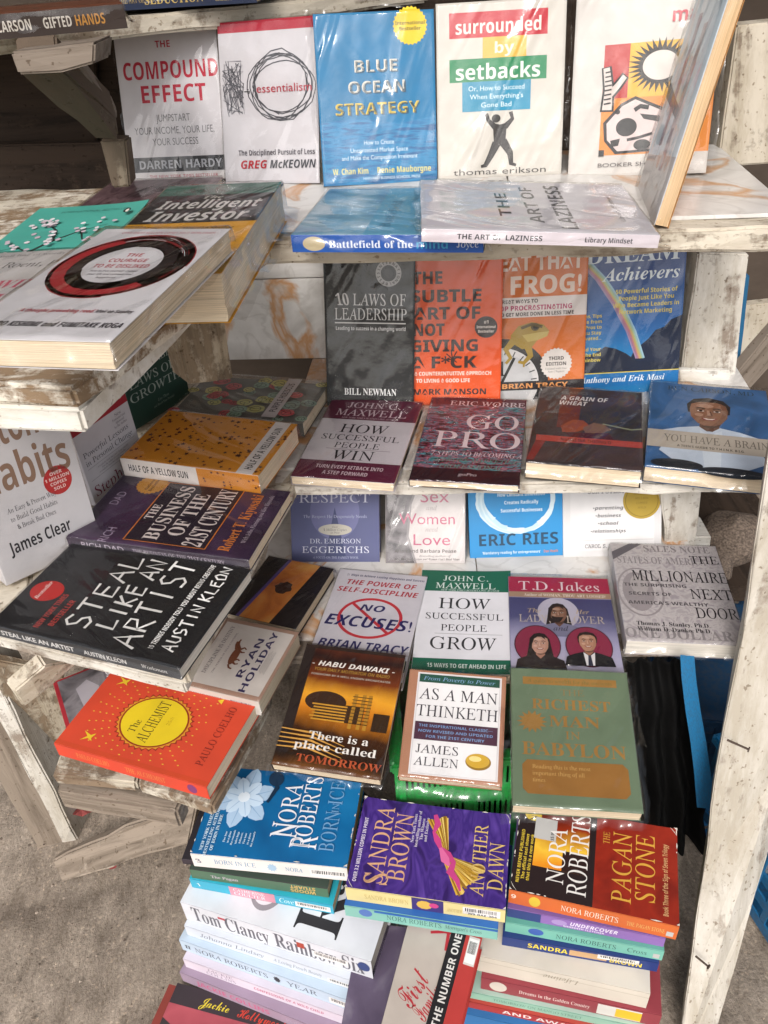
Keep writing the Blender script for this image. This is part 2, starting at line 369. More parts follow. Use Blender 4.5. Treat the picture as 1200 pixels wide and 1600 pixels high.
def page_mesh(w, h, th, hard, rs):
    bm = bmesh.new(); ins = .003 if hard else .0008
    x0, x1 = -w / 2 + .0006, w / 2 - ins - .0007; y0, y1 = -h / 2 + ins, h / 2 - ins; nz = max(2, min(8, int(th / .004)))
    rows = []
    for k in range(nz + 1):
        z = .0007 + (th - .0018) * k / nz; sk = rs.uniform(-.0006, .0004)
        rows.append([bm.verts.new((x, y, z)) for x, y in ((x0, y0), (x1 + sk, y0 + sk * .5), (x1 + sk, y1), (x0, y1))])
    for a, b in zip(rows[:-1], rows[1:]):
        for i in range(4): bm.faces.new((a[i], a[(i + 1) % 4], b[(i + 1) % 4], b[i]))
    bm.faces.new(rows[0][::-1]); bm.faces.new(rows[-1])
    me = bpy.data.meshes.new('page_block'); bm.to_mesh(me); bm.free(); return me
def film_mesh(w, h, th, seed, loose=.5, mg=.006, top=.0):
    """shrunken clear film over the cover and round the sides, with crumples and flaps"""
    rs = random.Random(seed); off = Vector((rs.uniform(0, 50), rs.uniform(0, 50), 0))
    def axis(L, n): 
        return [(-L / 2 - mg - .002, 3), (-L / 2 - .0022, 2), (-L / 2 - .0012, 1)] + [(-L / 2 + L * k / n, 0) for k in range(n + 1)] + [(L / 2 + .0012, 1), (L / 2 + .0022, 2), (L / 2 + mg + .002, 3)]
    ax, ay = axis(w, max(8, int(w / .0035))), axis(h, max(8, int(h / .0035)))
    cr = []
    for k in range(rs.randint(5, 9)):
        a = rs.choice((rs.gauss(1.15, .25), rs.gauss(.3, .5), rs.gauss(2.3, .4))); cr.append((rs.uniform(-w / 2, w / 2), rs.uniform(-h / 2, h / 2), math.cos(a), math.sin(a), rs.uniform(.0012, .0030), rs.uniform(.0004, .0013), rs.uniform(.02, .07)))
    vs = []; 
    for y, ly in ay:
        for x, lx in ax:
            l = max(lx, ly); p = Vector((x * 26, y * 18, 0)) + off
            q = Vector((x * 9 + y * 5, y * 6 - x * 4, 3)) + off
            n1 = noise.noise(p) ; n2 = abs(noise.noise(q)); n3 = noise.noise(p * 2.7)
            z = th + .0012 + top + loose * (.0016 * max(0, n1) + .0030 * max(0, .35 - n2) * max(0, n1 + .3) + .0006 * n3)
            for (px, py, dx, dy, wd, ht, ln) in cr:
                along = (x - px) * dx + (y - py) * dy; ac = -(x - px) * dy + (y - py) * dx + .12 * along * along / max(.02, ln)
                if abs(along) < ln and abs(ac) < wd * 2: z += loose * ht * max(0, 1 - abs(ac) / (wd * 1.6)) * (1 - (along / ln) ** 2)
            if l == 1: z = th - .0006 + .0006 * n3
            if l == 2: z = th * .35 + .003 * n3
            if l == 3: z = max(.0008, th * .25 + .006 * n1 + .005 * n3)
            xx = x + (.005 * noise.noise(p * 1.3 + Vector((9, 0, 0))) if l == 3 else 0); yy = y + (.005 * noise.noise(p * 1.3 + Vector((0, 9, 0))) if l == 3 else 0)
            vs.append((xx, yy, z))
    nx, ny = len(ax), len(ay)
    fs = [(j * nx + i, j * nx + i + 1, (j + 1) * nx + i + 1, (j + 1) * nx + i) for j in range(ny - 1) for i in range(nx - 1)]
    me = bpy.data.meshes.new('plastic_wrap'); me.from_pydata(vs, [], fs)
    for p in me.polygons: p.use_smooth = True
    return me
_seed = [100]
def rect_from(P):
    TL, TR, BR, BL = P
    c = (TL + TR + BR + BL) / 4; ex = (TR - TL + BR - BL); ey = (TL - BL + TR - BR)
    w = ex.length / 2; h = ey.length / 2
    ex.normalize(); ey.normalize(); n = ex.cross(ey).normalized()
    b = (ex + ey).normalized(); q = (ey - ex).normalized()      # symmetric square-up
    q = n.cross(b); ex = (b - q).normalized(); ey = (b + q).normalized()
    return c, ex, ey, n, w, h
def book(design, label, th, flat=None, stand=None, quad=None, edge=None, base='#cccccc', spine=None, back=None, pages='cream', wrap=True, hard=False,
         curl=0, group=None, size=None, loose=.6, mg=.006, kind='paperback_book', push=0, vmap=None):
    """flat: height(s) of the top face; stand: (shelf height, lean in degrees); quad: photo corners TL TR BR BL of the cover as it reads"""
    _seed[0] += 1; sd = _seed[0]
    if edge:                                                   # front spine edge + depth
        a, b = atZ(edge[0], flat), atZ(edge[1], flat); d = Vector((-(b - a).y, (b - a).x, 0)).normalized() * edge[2]
        P = [a, a + d, b + d, b]
    elif stand:
        z, lean = stand; bl, br = atZ(quad[3], z), atZ(quad[2], z); e = (br - bl).normalized(); n = Vector((e.y, -e.x, 0))
        def tops(a):
            up = (Vector((0, 0, math.cos(R(a)))) - n * math.sin(R(a))); nn = e.cross(up)
            tl, tr = onplane(quad[0], bl, nn), onplane(quad[1], bl, nn); return tl, tr, abs((tl - bl + tr - br).normalized().dot(e))
        if lean is None: lean = min(range(5, 60), key=lambda a: tops(a)[2])
        tl, tr, sk = tops(lean); P = [tl, tr, br, bl]
        print('LEAN', lean, 'skew %.3f' % sk, 'best', min(range(5, 60), key=lambda a: tops(a)[2]), label[:40])
    else:
        zs = flat if isinstance(flat, (list, tuple)) else [flat] * 4
        P = [atZ(p, z) for p, z in zip(quad, zs)]
    c, ex, ey, n, w, h = rect_from(P)
    if size: 
        if size[1]:
            if stand: c = c + ey * (size[1] - h) / 2
            h = size[1]
        if size[0]: w = size[0]
    o = c - n * th + n * push
    mw = Matrix((ex, ey, n)).transposed().to_4x4(); mw.translation = o
    root = empty(kind, mw, label, 'book', group)
    cv = Cover(w, h, th, curl, sd)
    cv.base = base
    if vmap: cv.va, cv.vb = vmap
    if design: design(cv)
    cv.face = 'front'
    mx = cv.lay
    body_mesh(cv, base, spine or base, back or base)
    me = bpy.data.meshes.new('cover'); me.from_pydata(cv.v, [], cv.f)
    for k, i in enumerate(cv.m): me.polygons[k].material_index = i
    link('cover', me, cv.mats, root)
    link('page_block', page_mesh(w, h, th, hard, random.Random(sd)), PAGES[pages], root)
    if wrap: link('plastic_wrap', film_mesh(w, h, th, sd, loose, mg, .0002 + mx * EPS), FILM, root)
    print('BOOK %-60s w %.3f h %.3f z %.3f y %.3f' % (label[:60], w, h, o.z, o.y))
    return root
# ------------------------------------------------------------------ ground and what closes the view behind
def ground():
    m, t, b = newmat('rough_concrete')
    tc = nd(t, 'ShaderNodeTexCoord')
    n1 = nd(t, 'ShaderNodeTexNoise', Scale=7.0, Detail=8.0, Roughness=.7); t.links.new(tc.outputs['Object'], n1.inputs['Vector'])
    mp = nd(t, 'ShaderNodeMapping'); mp.inputs['Rotation'].default_value = (0, 0, R(-28)); mp.inputs['Scale'].default_value = (62, 21, 30); t.links.new(tc.outputs['Object'], mp.inputs[0])
    n2 = nd(t, 'ShaderNodeTexNoise', Scale=1.0, Detail=11.0, Roughness=.74, Distortion=.4); t.links.new(mp.outputs[0], n2.inputs['Vector'])
    v = nd(t, 'ShaderNodeTexVoronoi', Scale=320.0); t.links.new(tc.outputs['Object'], v.inputs['Vector'])
    r1 = ramp(t, [(.30, lin('#6f645a')), (.50, lin('#928679')), (.72, lin('#a99c8f'))]); t.links.new(n1.outputs['Fac'], r1.inputs[0])
    r2 = ramp(t, [(.34, (.74, .72, .70)), (.47, (.96, .96, .96)), (.56, (1.08, 1.08, 1.08)), (.66, (1.36, 1.35, 1.34))]); t.links.new(n2.outputs['Fac'], r2.inputs[0])
    mx = nd(t, 'ShaderNodeMixRGB', blend_type='MULTIPLY'); mx.inputs[0].default_value = 1; t.links.new(r1.outputs[0], mx.inputs[1]); t.links.new(r2.outputs[0], mx.inputs[2])
    sp = nd(t, 'ShaderNodeSeparateColor'); t.links.new(v.outputs['Color'], sp.inputs[0])
    r3 = ramp(t, [(.0, (.66, .63, .6)), (.06, (1, 1, 1)), (.95, (1, 1, 1)), (.98, (1.5, 1.46, 1.4))]); t.links.new(sp.outputs[0], r3.inputs[0])
    m2 = nd(t, 'ShaderNodeMixRGB', blend_type='MULTIPLY'); m2.inputs[0].default_value = .8; t.links.new(mx.outputs[0], m2.inputs[1]); t.links.new(r3.outputs[0], m2.inputs[2])
    t.links.new(m2.outputs[0], b.inputs['Base Color']); b.inputs['Roughness'].default_value = .92; b.inputs['Specular IOR Level'].default_value = .15
    ad = nd(t, 'ShaderNodeMath', operation='MULTIPLY_ADD'); t.links.new(v.outputs['Distance'], ad.inputs[0]); ad.inputs[1].default_value = -.06
    n4 = nd(t, 'ShaderNodeTexNoise', Scale=230.0, Detail=5.0, Roughness=.7); t.links.new(tc.outputs['Object'], n4.inputs['Vector'])
    ad4 = nd(t, 'ShaderNodeMath', operation='MULTIPLY_ADD'); t.links.new(n4.outputs['Fac'], ad4.inputs[0]); ad4.inputs[1].default_value = .35; t.links.new(n2.outputs['Fac'], ad4.inputs[2]); t.links.new(ad4.outputs[0], ad.inputs[2])
    r5 = ramp(t, [(.34, (.80, .78, .76)), (.5, (1, 1, 1)), (.64, (1.2, 1.2, 1.18))]); t.links.new(n4.outputs['Fac'], r5.inputs[0])
    m5 = nd(t, 'ShaderNodeMixRGB', blend_type='MULTIPLY'); m5.inputs[0].default_value = 1; t.links.new(m2.outputs[0], m5.inputs[1]); t.links.new(r5.outputs[0], m5.inputs[2]); t.links.new(m5.outputs[0], b.inputs['Base Color'])
    bp = nd(t, 'ShaderNodeBump', Strength=.7, Distance=.007); t.links.new(ad.outputs[0], bp.inputs['Height']); t.links.new(bp.outputs[0], b.inputs['Normal'])
    bm = bmesh.new(); N = 110; x0, x1, y0, y1 = -1.3, .9, .05, 1.3
    g = [[None] * (N + 1) for _ in range(N + 1)]
    for j in range(N + 1):
        for i in range(N + 1):
            x, y = x0 + (x1 - x0) * i / N, y0 + (y1 - y0) * j / N
            e = min(1, 6 * min(i, j, N - i, N - j) / N)
            z = e * (.012 * noise.noise(Vector((x * 5, y * 5, 1))) + .005 * noise.noise(Vector((x * 22, y * 22, 4))) - .006)
            g[j][i] = bm.verts.new((x, y, z))
    for j in range(N):
        for i in range(N): bm.faces.new((g[j][i], g[j][i + 1], g[j + 1][i + 1], g[j + 1][i]))
    B = 80; o = [bm.verts.new(p) for p in ((-B, -B, 0), (B, -B, 0), (B, B, 0), (-B, B, 0))]
    s0 = [g[0][i] for i in range(N + 1)]; s1 = [g[j][N] for j in range(N + 1)]; s2 = [g[N][i] for i in range(N, -1, -1)]; s3 = [g[j][0] for j in range(N, -1, -1)]
    for s, a, c in ((s0, o[0], o[1]), (s1, o[1], o[2]), (s2, o[2], o[3]), (s3, o[3], o[0])): bm.faces.new([a, c] + s[::-1])
    me = bpy.data.meshes.new('ground'); bm.to_mesh(me); bm.free()
    for p in me.polygons: p.use_smooth = True
    tag(link('ground', me, m), kind='structure')
ground()
Z0, Z1, Z2, Z3 = 1.015, .83, .545, .365
def I4(p): return Matrix.Translation(p)
# shop wall right behind the stall
wallm, t_, b_ = newmat('stained_render')
n_ = nd(t_, 'ShaderNodeTexNoise', Scale=4.0, Detail=8.0, Roughness=.7); r_ = ramp(t_, [(.3, lin('#3b3129')), (.7, lin('#6e6054'))]); t_.links.new(n_.outputs['Fac'], r_.inputs[0]); t_.links.new(r_.outputs[0], b_.inputs['Base Color']); b_.inputs['Roughness'].default_value = .95
tag(prism('rendered_wall', [(-2.5, 1.45, 0), (2.5, 1.45, 0), (2.5, 1.45, 2.6), (-2.5, 1.45, 2.6)], (0, .15, 0), wallm, rough=0, step=.5), 'brown stained rendered wall standing behind the whole stall', 'wall')
# ------------------------------------------------------------------ the stall
stall = empty('book_stall', I4((.25, .95, 0)), 'white painted wooden book stall with tiled shelves facing the street', 'stall')
rack = empty('side_rack', I4((-.35, .75, 0)), 'three tier painted wooden rack on the left of the stall', 'rack')
bpy.context.view_layer.update()
def shelf(name, pa, pb, z, depth, th, mat, parent, tile=True, ext=0):
    a, b = atZ(pa, z), atZ(pb, z); d = Vector((-(b - a).y, (b - a).x, 0)).normalized() * depth
    o = prism(name, [a, b, b + d, a + d], (0, 0, -th), mat, parent, bev=.003, rough=.0015, along=b - a)
    if tile:
        e = (b - a).normalized(); n = d.normalized(); L = (b - a).length; k = max(1, round(L / .26))
        for i in range(k):
            p = a + e * (L * i / k + .0008) + n * .028; q = a + e * (L * (i + 1) / k - .0008) + n * .028
            w = n * (depth - .03)
            prism('marble_tile', [p, q, q + w, p + w], (0, 0, .004), MARBLE, parent, bev=.0006, rough=0, step=1)
    return a, b, d
s1 = shelf('shelf_board', (385, 380), (1260, 352), Z1, .33, .024, CREAMWOOD, stall)
s2 = shelf('shelf_board', (425, 756), (1260, 752), Z2, .34, .018, WHITEWOOD, stall)
s3 = shelf('shelf_board', (380, 1030), (1150, 1013), Z3, .40, .012, GREYWOOD, stall)
s0 = shelf('shelf_board', (-260, 78), (1300, -92), Z0, .30, .020, CREAMWOOD, stall, tile=False)
# tiled back of the second and third rows
def back_tiles(s, z0, z1, off, lean, k, rows, up=0):
    a, b, d = s; e = (b - a).normalized(); n = d.normalized(); L = (b - a).length
    for r in range(rows):
        for i in range(k):
            za, zb = z0 + (z1 - z0) * r / rows + .0008, z0 + (z1 - z0) * (r + 1) / rows - .0008
            P = lambda s_, z: a + e * (L * s_) + n * (off + lean * (z - z0)) + Vector((0, 0, z - a.z))
            prism('marble_tile', [P(i / k + .001, za), P((i + 1) / k - .001, za), P((i + 1) / k - .001, zb), P(i / k + .001, zb)], n * .006, MARBLE, stall, bev=.0006, rough=0, step=1)
back_tiles((s2[0] + (s2[0] - s2[1]) * .34, s2[0].lerp(s2[1], .77), s2[2]), Z2 + .005, Z1 - .026, .335, .0, 2, 2)
back_tiles((s3[0] + (s3[0] - s3[1]) * .1, s3[0].lerp(s3[1], .85), s3[2]), Z3 + .005, Z2 - .02, .385, .0, 3, 1)
def pxboard(name, px, y, mat, parent, th=.03, **k):
    ys = y if isinstance(y, (list, tuple)) else [y] * len(px)
    P = [atY(p, yy) for p, yy in zip(px, ys)]
    n = (P[1] - P[0]).cross(P[2] - P[1]).normalized()
    if n.y < 0: n = -n
    return prism(name, P, n * th, mat, parent, **k)
def zboard(name, px, zs, ext, mat, parent, **k):
    zs = zs if isinstance(zs, (list, tuple)) else [zs] * len(px)
    return prism(name, [atZ(p, z) for p, z in zip(px, zs)], ext, mat, parent, **k)
# plank backing of the top row and dark cupboard on the left
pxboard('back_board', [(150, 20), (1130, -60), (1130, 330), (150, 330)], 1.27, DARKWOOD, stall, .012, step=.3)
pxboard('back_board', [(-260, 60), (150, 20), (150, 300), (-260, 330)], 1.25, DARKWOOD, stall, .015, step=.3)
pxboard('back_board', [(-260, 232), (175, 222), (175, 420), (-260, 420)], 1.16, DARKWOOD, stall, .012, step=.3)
pxboard('post', [(1150, 40), (1222, 34), (1204, 257), (1122, 262)], 1.06, CREAMWOOD, stall, .04)
pxboard('post', [(1092, 396), (1171, 396), (1146, 606), (1060, 606)], [1.0, 1.0, 1.0, 1.0], WHITEWOOD, stall, .04)
pxboard('foot_block', [(1060, 580), (1142, 580), (1140, 606), (1062, 608)], .985, CLEANWOOD, stall, .012, step=.02)
pxboard('back_board', [(1154, 430), (1172, 430), (1152, 604), (1134, 604)], 1.06, ink('#1f5f86', .6), stall, .01)
# brackets under the top plank
pxboard('bracket_block', [(18, 82), (150, 66), (146, 100), (96, 112), (28, 116)], .80, GREYWOOD, stall, .06, step=.02)
pxboard('brace', [(30, 114), (94, 106), (178, 186), (186, 222), (150, 218), (90, 166)], [.82, .82, .92, .92, .92, .87], wood('old_brace', '#6f6357', '#584b3f', .8, .6), stall, .03, step=.03)
pxboard('brace', [(112, 100), (122, 96), (182, 172), (184, 188)], [.86, .86, .94, .94], GREYWOOD, stall, .015, step=.03)
pxboard('post', [(156, 218), (197, 218), (203, 292), (176, 292)], .93, wood('old_post', '#7f7364', '#5f5245', .7, .6), stall, .03, step=.03)
# shelf brackets at the right, under the second shelf
pxboard('bracket_block', [(1034, 768), (1096, 766), (1086, 858), (1040, 852)], .86, WHITEWOOD, stall, .05, step=.03)
pxboard('foot_block', [(1040, 842), (1112, 838), (1108, 868), (1040, 872)], .90, CLEANWOOD, stall, .05, step=.03)
# short inner post where rack and stall meet
pxboard('post', [(268, 498), (346, 462), (366, 592), (296, 600)], [.86, .90, .90, .86], wood('inner_post', '#b5a995', '#857560', .6, .5), stall, .04, step=.03)
# pale front post leaning against the stall, with bent nails
fpx = [(1203, 690), (1262, 690), (1250, 1000), (1212, 1290), (1166, 1450), (1110, 1640), (1084, 1760), (1050, 1740), (1066, 1600), (1096, 1380), (1120, 1200), (1158, 1000), (1188, 800)]
fpy = [.64, .64, .60, .525, .455, .375, .33, .33, .385, .485, .54, .60, .62]
fp = prism('front_post', [atY(p, y) for p, y in zip(fpx, fpy)], (.012, .030, .004), wood('pale_post', '#c6c0b6', '#8d8174', .10, .6, scale=.8), stall, along=atY((1200, 690), .64) - atY((1066, 1600), .385))
def nail(p, y, dx, dz, L, parent):
    a = atY(p, y); d = Vector((dx, -.6, dz)).normalized(); bm = bmesh.new()
    for (r1, r2, l0, l1) in ((.0013, .0012, 0, L), (.0032, .0030, L, L + .0012)):
        ma = frame(a + d * (l0 + l1) / 2, d.orthogonal(), d)
        bmesh.ops.create_cone(bm, segments=10, radius1=r1, radius2=r2, depth=l1 - l0, cap_ends=True, matrix=ma)
    me = bpy.data.meshes.new('nail'); bm.to_mesh(me); bm.free()
    link('nail', me, RUST, parent, I4((0, 0, 0)))
RUST, t_, b_ = newmat('rusty_iron'); b_.inputs['Base Color'].default_value = lin('#4a3c33'); b_.inputs['Roughness'].default_value = .6; b_.inputs['Metallic'].default_value = .5
bpy.context.view_layer.update()
nail((1136, 1156), .535, .9, -.1, .022, fp); nail((1133, 1384), .48, .55, -.75, .022, fp); nail((1087, 1494), .425, .75, -.35, .016, fp)
# ------------------------------------------------------------------ the rack on the left
T1 = 'shelf_board'
zboard(T1, [(424, 384), (112, 607), (0, 601), (-190, 590), (-130, 300), (300, 290)], Z1, (0, 0, -.017), wood('rack_top', '#d9d2c5', '#86715a', .40, .5), rack, bev=.003, along=Vector((1, 0, 0)))
zboard('cross_beam', [(300, 470), (124, 640), (0, 634), (-190, 624), (-130, 500)], Z1 - .0175, (0, 0, -.021), CLEANWOOD, rack, bev=.003, along=Vector((1, 0, 0)))
zboard(T1, [(470, 740), (290, 1046), (44, 986), (60, 700), (300, 560)], Z2, (0, 0, -.021), CREAMWOOD, rack, bev=.003, along=Vector((1, .3, 0)))
zboard(T1, [(43, 987), (-170, 935), (-60, 700), (58, 702)], Z2, (0, 0, -.017), CREAMWOOD, rack, bev=.003, along=Vector((1, .3, 0)))
zboard('cross_beam', [(287, 1070), (-170, 955), (-140, 930), (300, 1045)], Z2 - .0215, (0, 0, -.014), WHITEWOOD, rack, bev=.002)
zboard(T1, [(212, 1224), (80, 1212), (112, 1120), (230, 1140)], Z3 - .015, (0, 0, -.016), wood('low_board', '#cbc3b4', '#7d6b58', .42, .6), rack, bev=.003)
zboard(T1, [(333, 1262), (216, 1226), (234, 1140), (420, 1100)], Z3 - .015, (0, 0, -.016), wood('low_board_b', '#cbc3b4', '#7d6b58', .42, .6), rack, bev=.003)
zboard(T1, [(420, 1098), (112, 1118), (130, 1040), (440, 960)], Z3 - .015, (0, 0, -.016), GREYWOOD, rack, bev=.003)
zboard('cross_beam', [(276, 1268), (88, 1238), (96, 1210), (290, 1240)], Z3 - .0325, (0, 0, -.03), TANWOOD, rack, bev=.003)
# legs and side panel
a = atZ((118, 1306), 0)
board('leg', a + Vector((0, 0, -.02)), a + Vector((0, 0, .50)), (-.022, -.004, 0), (.01, .05, 0), WHITEWOOD, rack)
b = atZ((96, 1328), 0)
board('leg', b + Vector((0, .02, -.02)), b + Vector((0, .02, .50)), (-.042, -.01, 0), (.008, .03, 0), TANWOOD, rack)
c = atZ((400, 1150), 0)
board('leg', c + Vector((0, .05, 0)), c + Vector((0, .05, .33)), (-.045, 0, 0), (0, .045, 0), GREYWOOD, rack)
zb = atZ((60, 1090), Z2 - .04)
pxboard('brace', [(22, 1082), (72, 1040), (132, 1030), (38, 1106)], [.60, .62, .66, .60], CREAMWOOD, rack, .018, step=.02)
pxboard('side_panel', [(-60, 1020), (98, 1050), (112, 1160), (60, 1196), (-10, 1060)], [.70, .74, .76, .74, .70], wood('panel', '#bfb4a2', '#8a7863', .4, .5), rack, .012)
# loose board leaning from the ground against the low shelf
tag(prism('loose_board', [atZ((79, 1342), .03), atZ((94, 1380), .006), atZ((292, 1318), .17), atZ((310, 1256), .20), atZ((262, 1262), .19)], (.0, .02, -.016), TANWOOD, None, bev=.003, rough=.002),
    'raw tan board leaning from the concrete against the lowest shelf of the left rack', 'board')
tag(prism('timber_offcut', [atY((1140, 596), 1.02), atY((1215, 506), 1.06), atY((1230, 545), 1.06), atY((1160, 622), 1.02)], (0, .02, .004), GREYWOOD, None), 'grey timber offcut slanting behind the right end of the second shelf', 'board')
tag(pxboard('timber_offcut', [(1150, 478), (1215, 472), (1215, 560), (1146, 572)], 1.2, CREAMWOOD, None, .02), 'pale broken board standing behind the slanting grey offcut', 'board')
def rock(px, y, r, seed, label):
    rs = random.Random(seed); bm = bmesh.new(); bmesh.ops.create_icosphere(bm, subdivisions=3, radius=r)
    for v in bm.verts:
        v.co *= 1 + .35 * noise.noise(v.co * (1.6 / r) * .6 + Vector((seed, 0, 0))) + .08 * noise.noise(v.co * 4 / r); v.co.z *= .8
    me = bpy.data.meshes.new('stone'); bm.to_mesh(me); bm.free()
    m, t, b = newmat('brown_stone'); n = nd(t, 'ShaderNodeTexNoise', Scale=30.0, Detail=8.0); q = ramp(t, [(.3, lin('#3c322b')), (.7, lin('#7a6b5e'))]); t.links.new(n.outputs['Fac'], q.inputs[0]); t.links.new(q.outputs[0], b.inputs['Base Color']); b.inputs['Roughness'].default_value = .9
    tag(link('stone', me, m, None, Matrix.Translation(atY(px, y))), label, 'stone', 'stones behind the stall')
rock((1148, 838), .99, .05, 1, 'larger brown stone in the dark gap right of the third row'); rock((1108, 884), .96, .04, 5, 'smaller brown stone in the dark gap right of the third row')
prism('ledge', [(.36, .90, .235), (.66, .90, .235), (.66, 1.2, .235), (.36, 1.2, .235)], (0, 0, -.03), DARKWOOD, stall)
# ------------------------------------------------------------------ crates
def plastic(name, h, rough=.38):
    m, t, b = newmat(name); n = nd(t, 'ShaderNodeTexNoise', Scale=45.0, Detail=6.0); c = lin(h)
    r = ramp(t, [(.35, tuple(x * .6 + .02 for x in c[:3])), (.6, c)]); t.links.new(n.outputs['Fac'], r.inputs[0]); t.links.new(r.outputs[0], b.inputs['Base Color']); b.inputs['Roughness'].default_value = rough
    return m
BLUE = plastic('blue_plastic', '#1383bd'); NAVY = plastic('dark_blue_plastic', '#0d3554'); GREEN = plastic('green_plastic', '#1f9440')
def crate(name, mw, w, d, h, mat, label, rows=4, cols=9, rim=.014, rmat=None):
    root = empty(name, mw, label, 'crate', None); bpy.context.view_layer.update()
    def wall(L, tr):
        bm = bmesh.new(); th = .003
        def bx(x0, x1, z0, z1, t0=0, t1=th):
            vs = [bm.verts.new(tr(x, y, z)) for z in (z0, z1) for y in (t0, t1) for x in (x0, x1)]
            for f in ((0, 1, 3, 2), (4, 6, 7, 5), (0, 4, 5, 1), (2, 3, 7, 6), (0, 2, 6, 4), (1, 5, 7, 3)): bm.faces.new([vs[i] for i in f])
        rh = (h - .02) / rows
        for r in range(rows):
            z = .008 + rh * r
            bx(0, L, z, z + rh * .45)
            for c_ in range(cols + 1):
                x = L * c_ / cols; bx(max(0, x - .0045), min(L, x + .0045), z + rh * .45, z + rh, .0003, th - .0003)
        bx(0, L, h - .0125, h)
        for k in (0, .5, 1): bx(max(0, L * k - .008), min(L, L * k + .008), .0005, h - .013, -.004, -.0003)
        bmesh.ops.recalc_face_normals(bm, faces=bm.faces)
        me = bpy.data.meshes.new('slotted_wall'); bm.to_mesh(me); bm.free()
        link('slotted_wall', me, mat, root)
    wall(w, lambda x, y, z: (x - w / 2, -d / 2 + y, z)); wall(w, lambda x, y, z: (x - w / 2, d / 2 - y, z))
    wall(d, lambda x, y, z: (-w / 2 + y, x - d / 2, z)); wall(d, lambda x, y, z: (w / 2 - y, x - d / 2, z))
    bm = bmesh.new()
    o = [(-w / 2 - rim * .6, -d / 2 - rim * .6), (w / 2 + rim * .6, -d / 2 - rim * .6), (w / 2 + rim * .6, d / 2 + rim * .6), (-w / 2 - rim * .6, d / 2 + rim * .6)]
    i_ = [(x * (1 - .008 / abs(x)), y * (1 - .008 / abs(y))) for x, y in [(-w / 2, -d / 2), (w / 2, -d / 2), (w / 2, d / 2), (-w / 2, d / 2)]]
    A = [bm.verts.new((x, y, h + .0004)) for x, y in o]; B = [bm.verts.new((x, y, h + .0004)) for x, y in i_]; C_ = [bm.verts.new((x, y, h - rim)) for x, y in o]; D = [bm.verts.new((x, y, h - rim)) for x, y in i_]
    for k in range(4):
        j = (k + 1) % 4; bm.faces.new((A[k], A[j], B[j], B[k])); bm.faces.new((C_[j], C_[k], D[k], D[j])); bm.faces.new((A[j], A[k], C_[k], C_[j])); bm.faces.new((B[k], B[j], D[j], D[k]))
    bmesh.ops.recalc_face_normals(bm, faces=bm.faces); bmesh.ops.bevel(bm, geom=bm.edges[:], offset=.0025, segments=2, affect='EDGES')
    me = bpy.data.meshes.new('rim'); bm.to_mesh(me); bm.free(); link('rim', me, rmat or mat, root)
    bm = bmesh.new(); bmesh.ops.create_grid(bm, x_segments=1, y_segments=1, size=.5); bmesh.ops.scale(bm, vec=(w - .01, d - .01, 1), verts=bm.verts)
    me = bpy.data.meshes.new('base_plate'); bm.to_mesh(me); bm.free(); link('base_plate', me, mat, root, root.matrix_world @ Matrix.Translation((0, 0, .004)))
    return root
def mwz(x, y, z, a, tilt=0): return Matrix.Translation((x, y, z)) @ Matrix.Rotation(R(a), 4, 'Z') @ Matrix.Rotation(R(tilt), 4, 'Y')
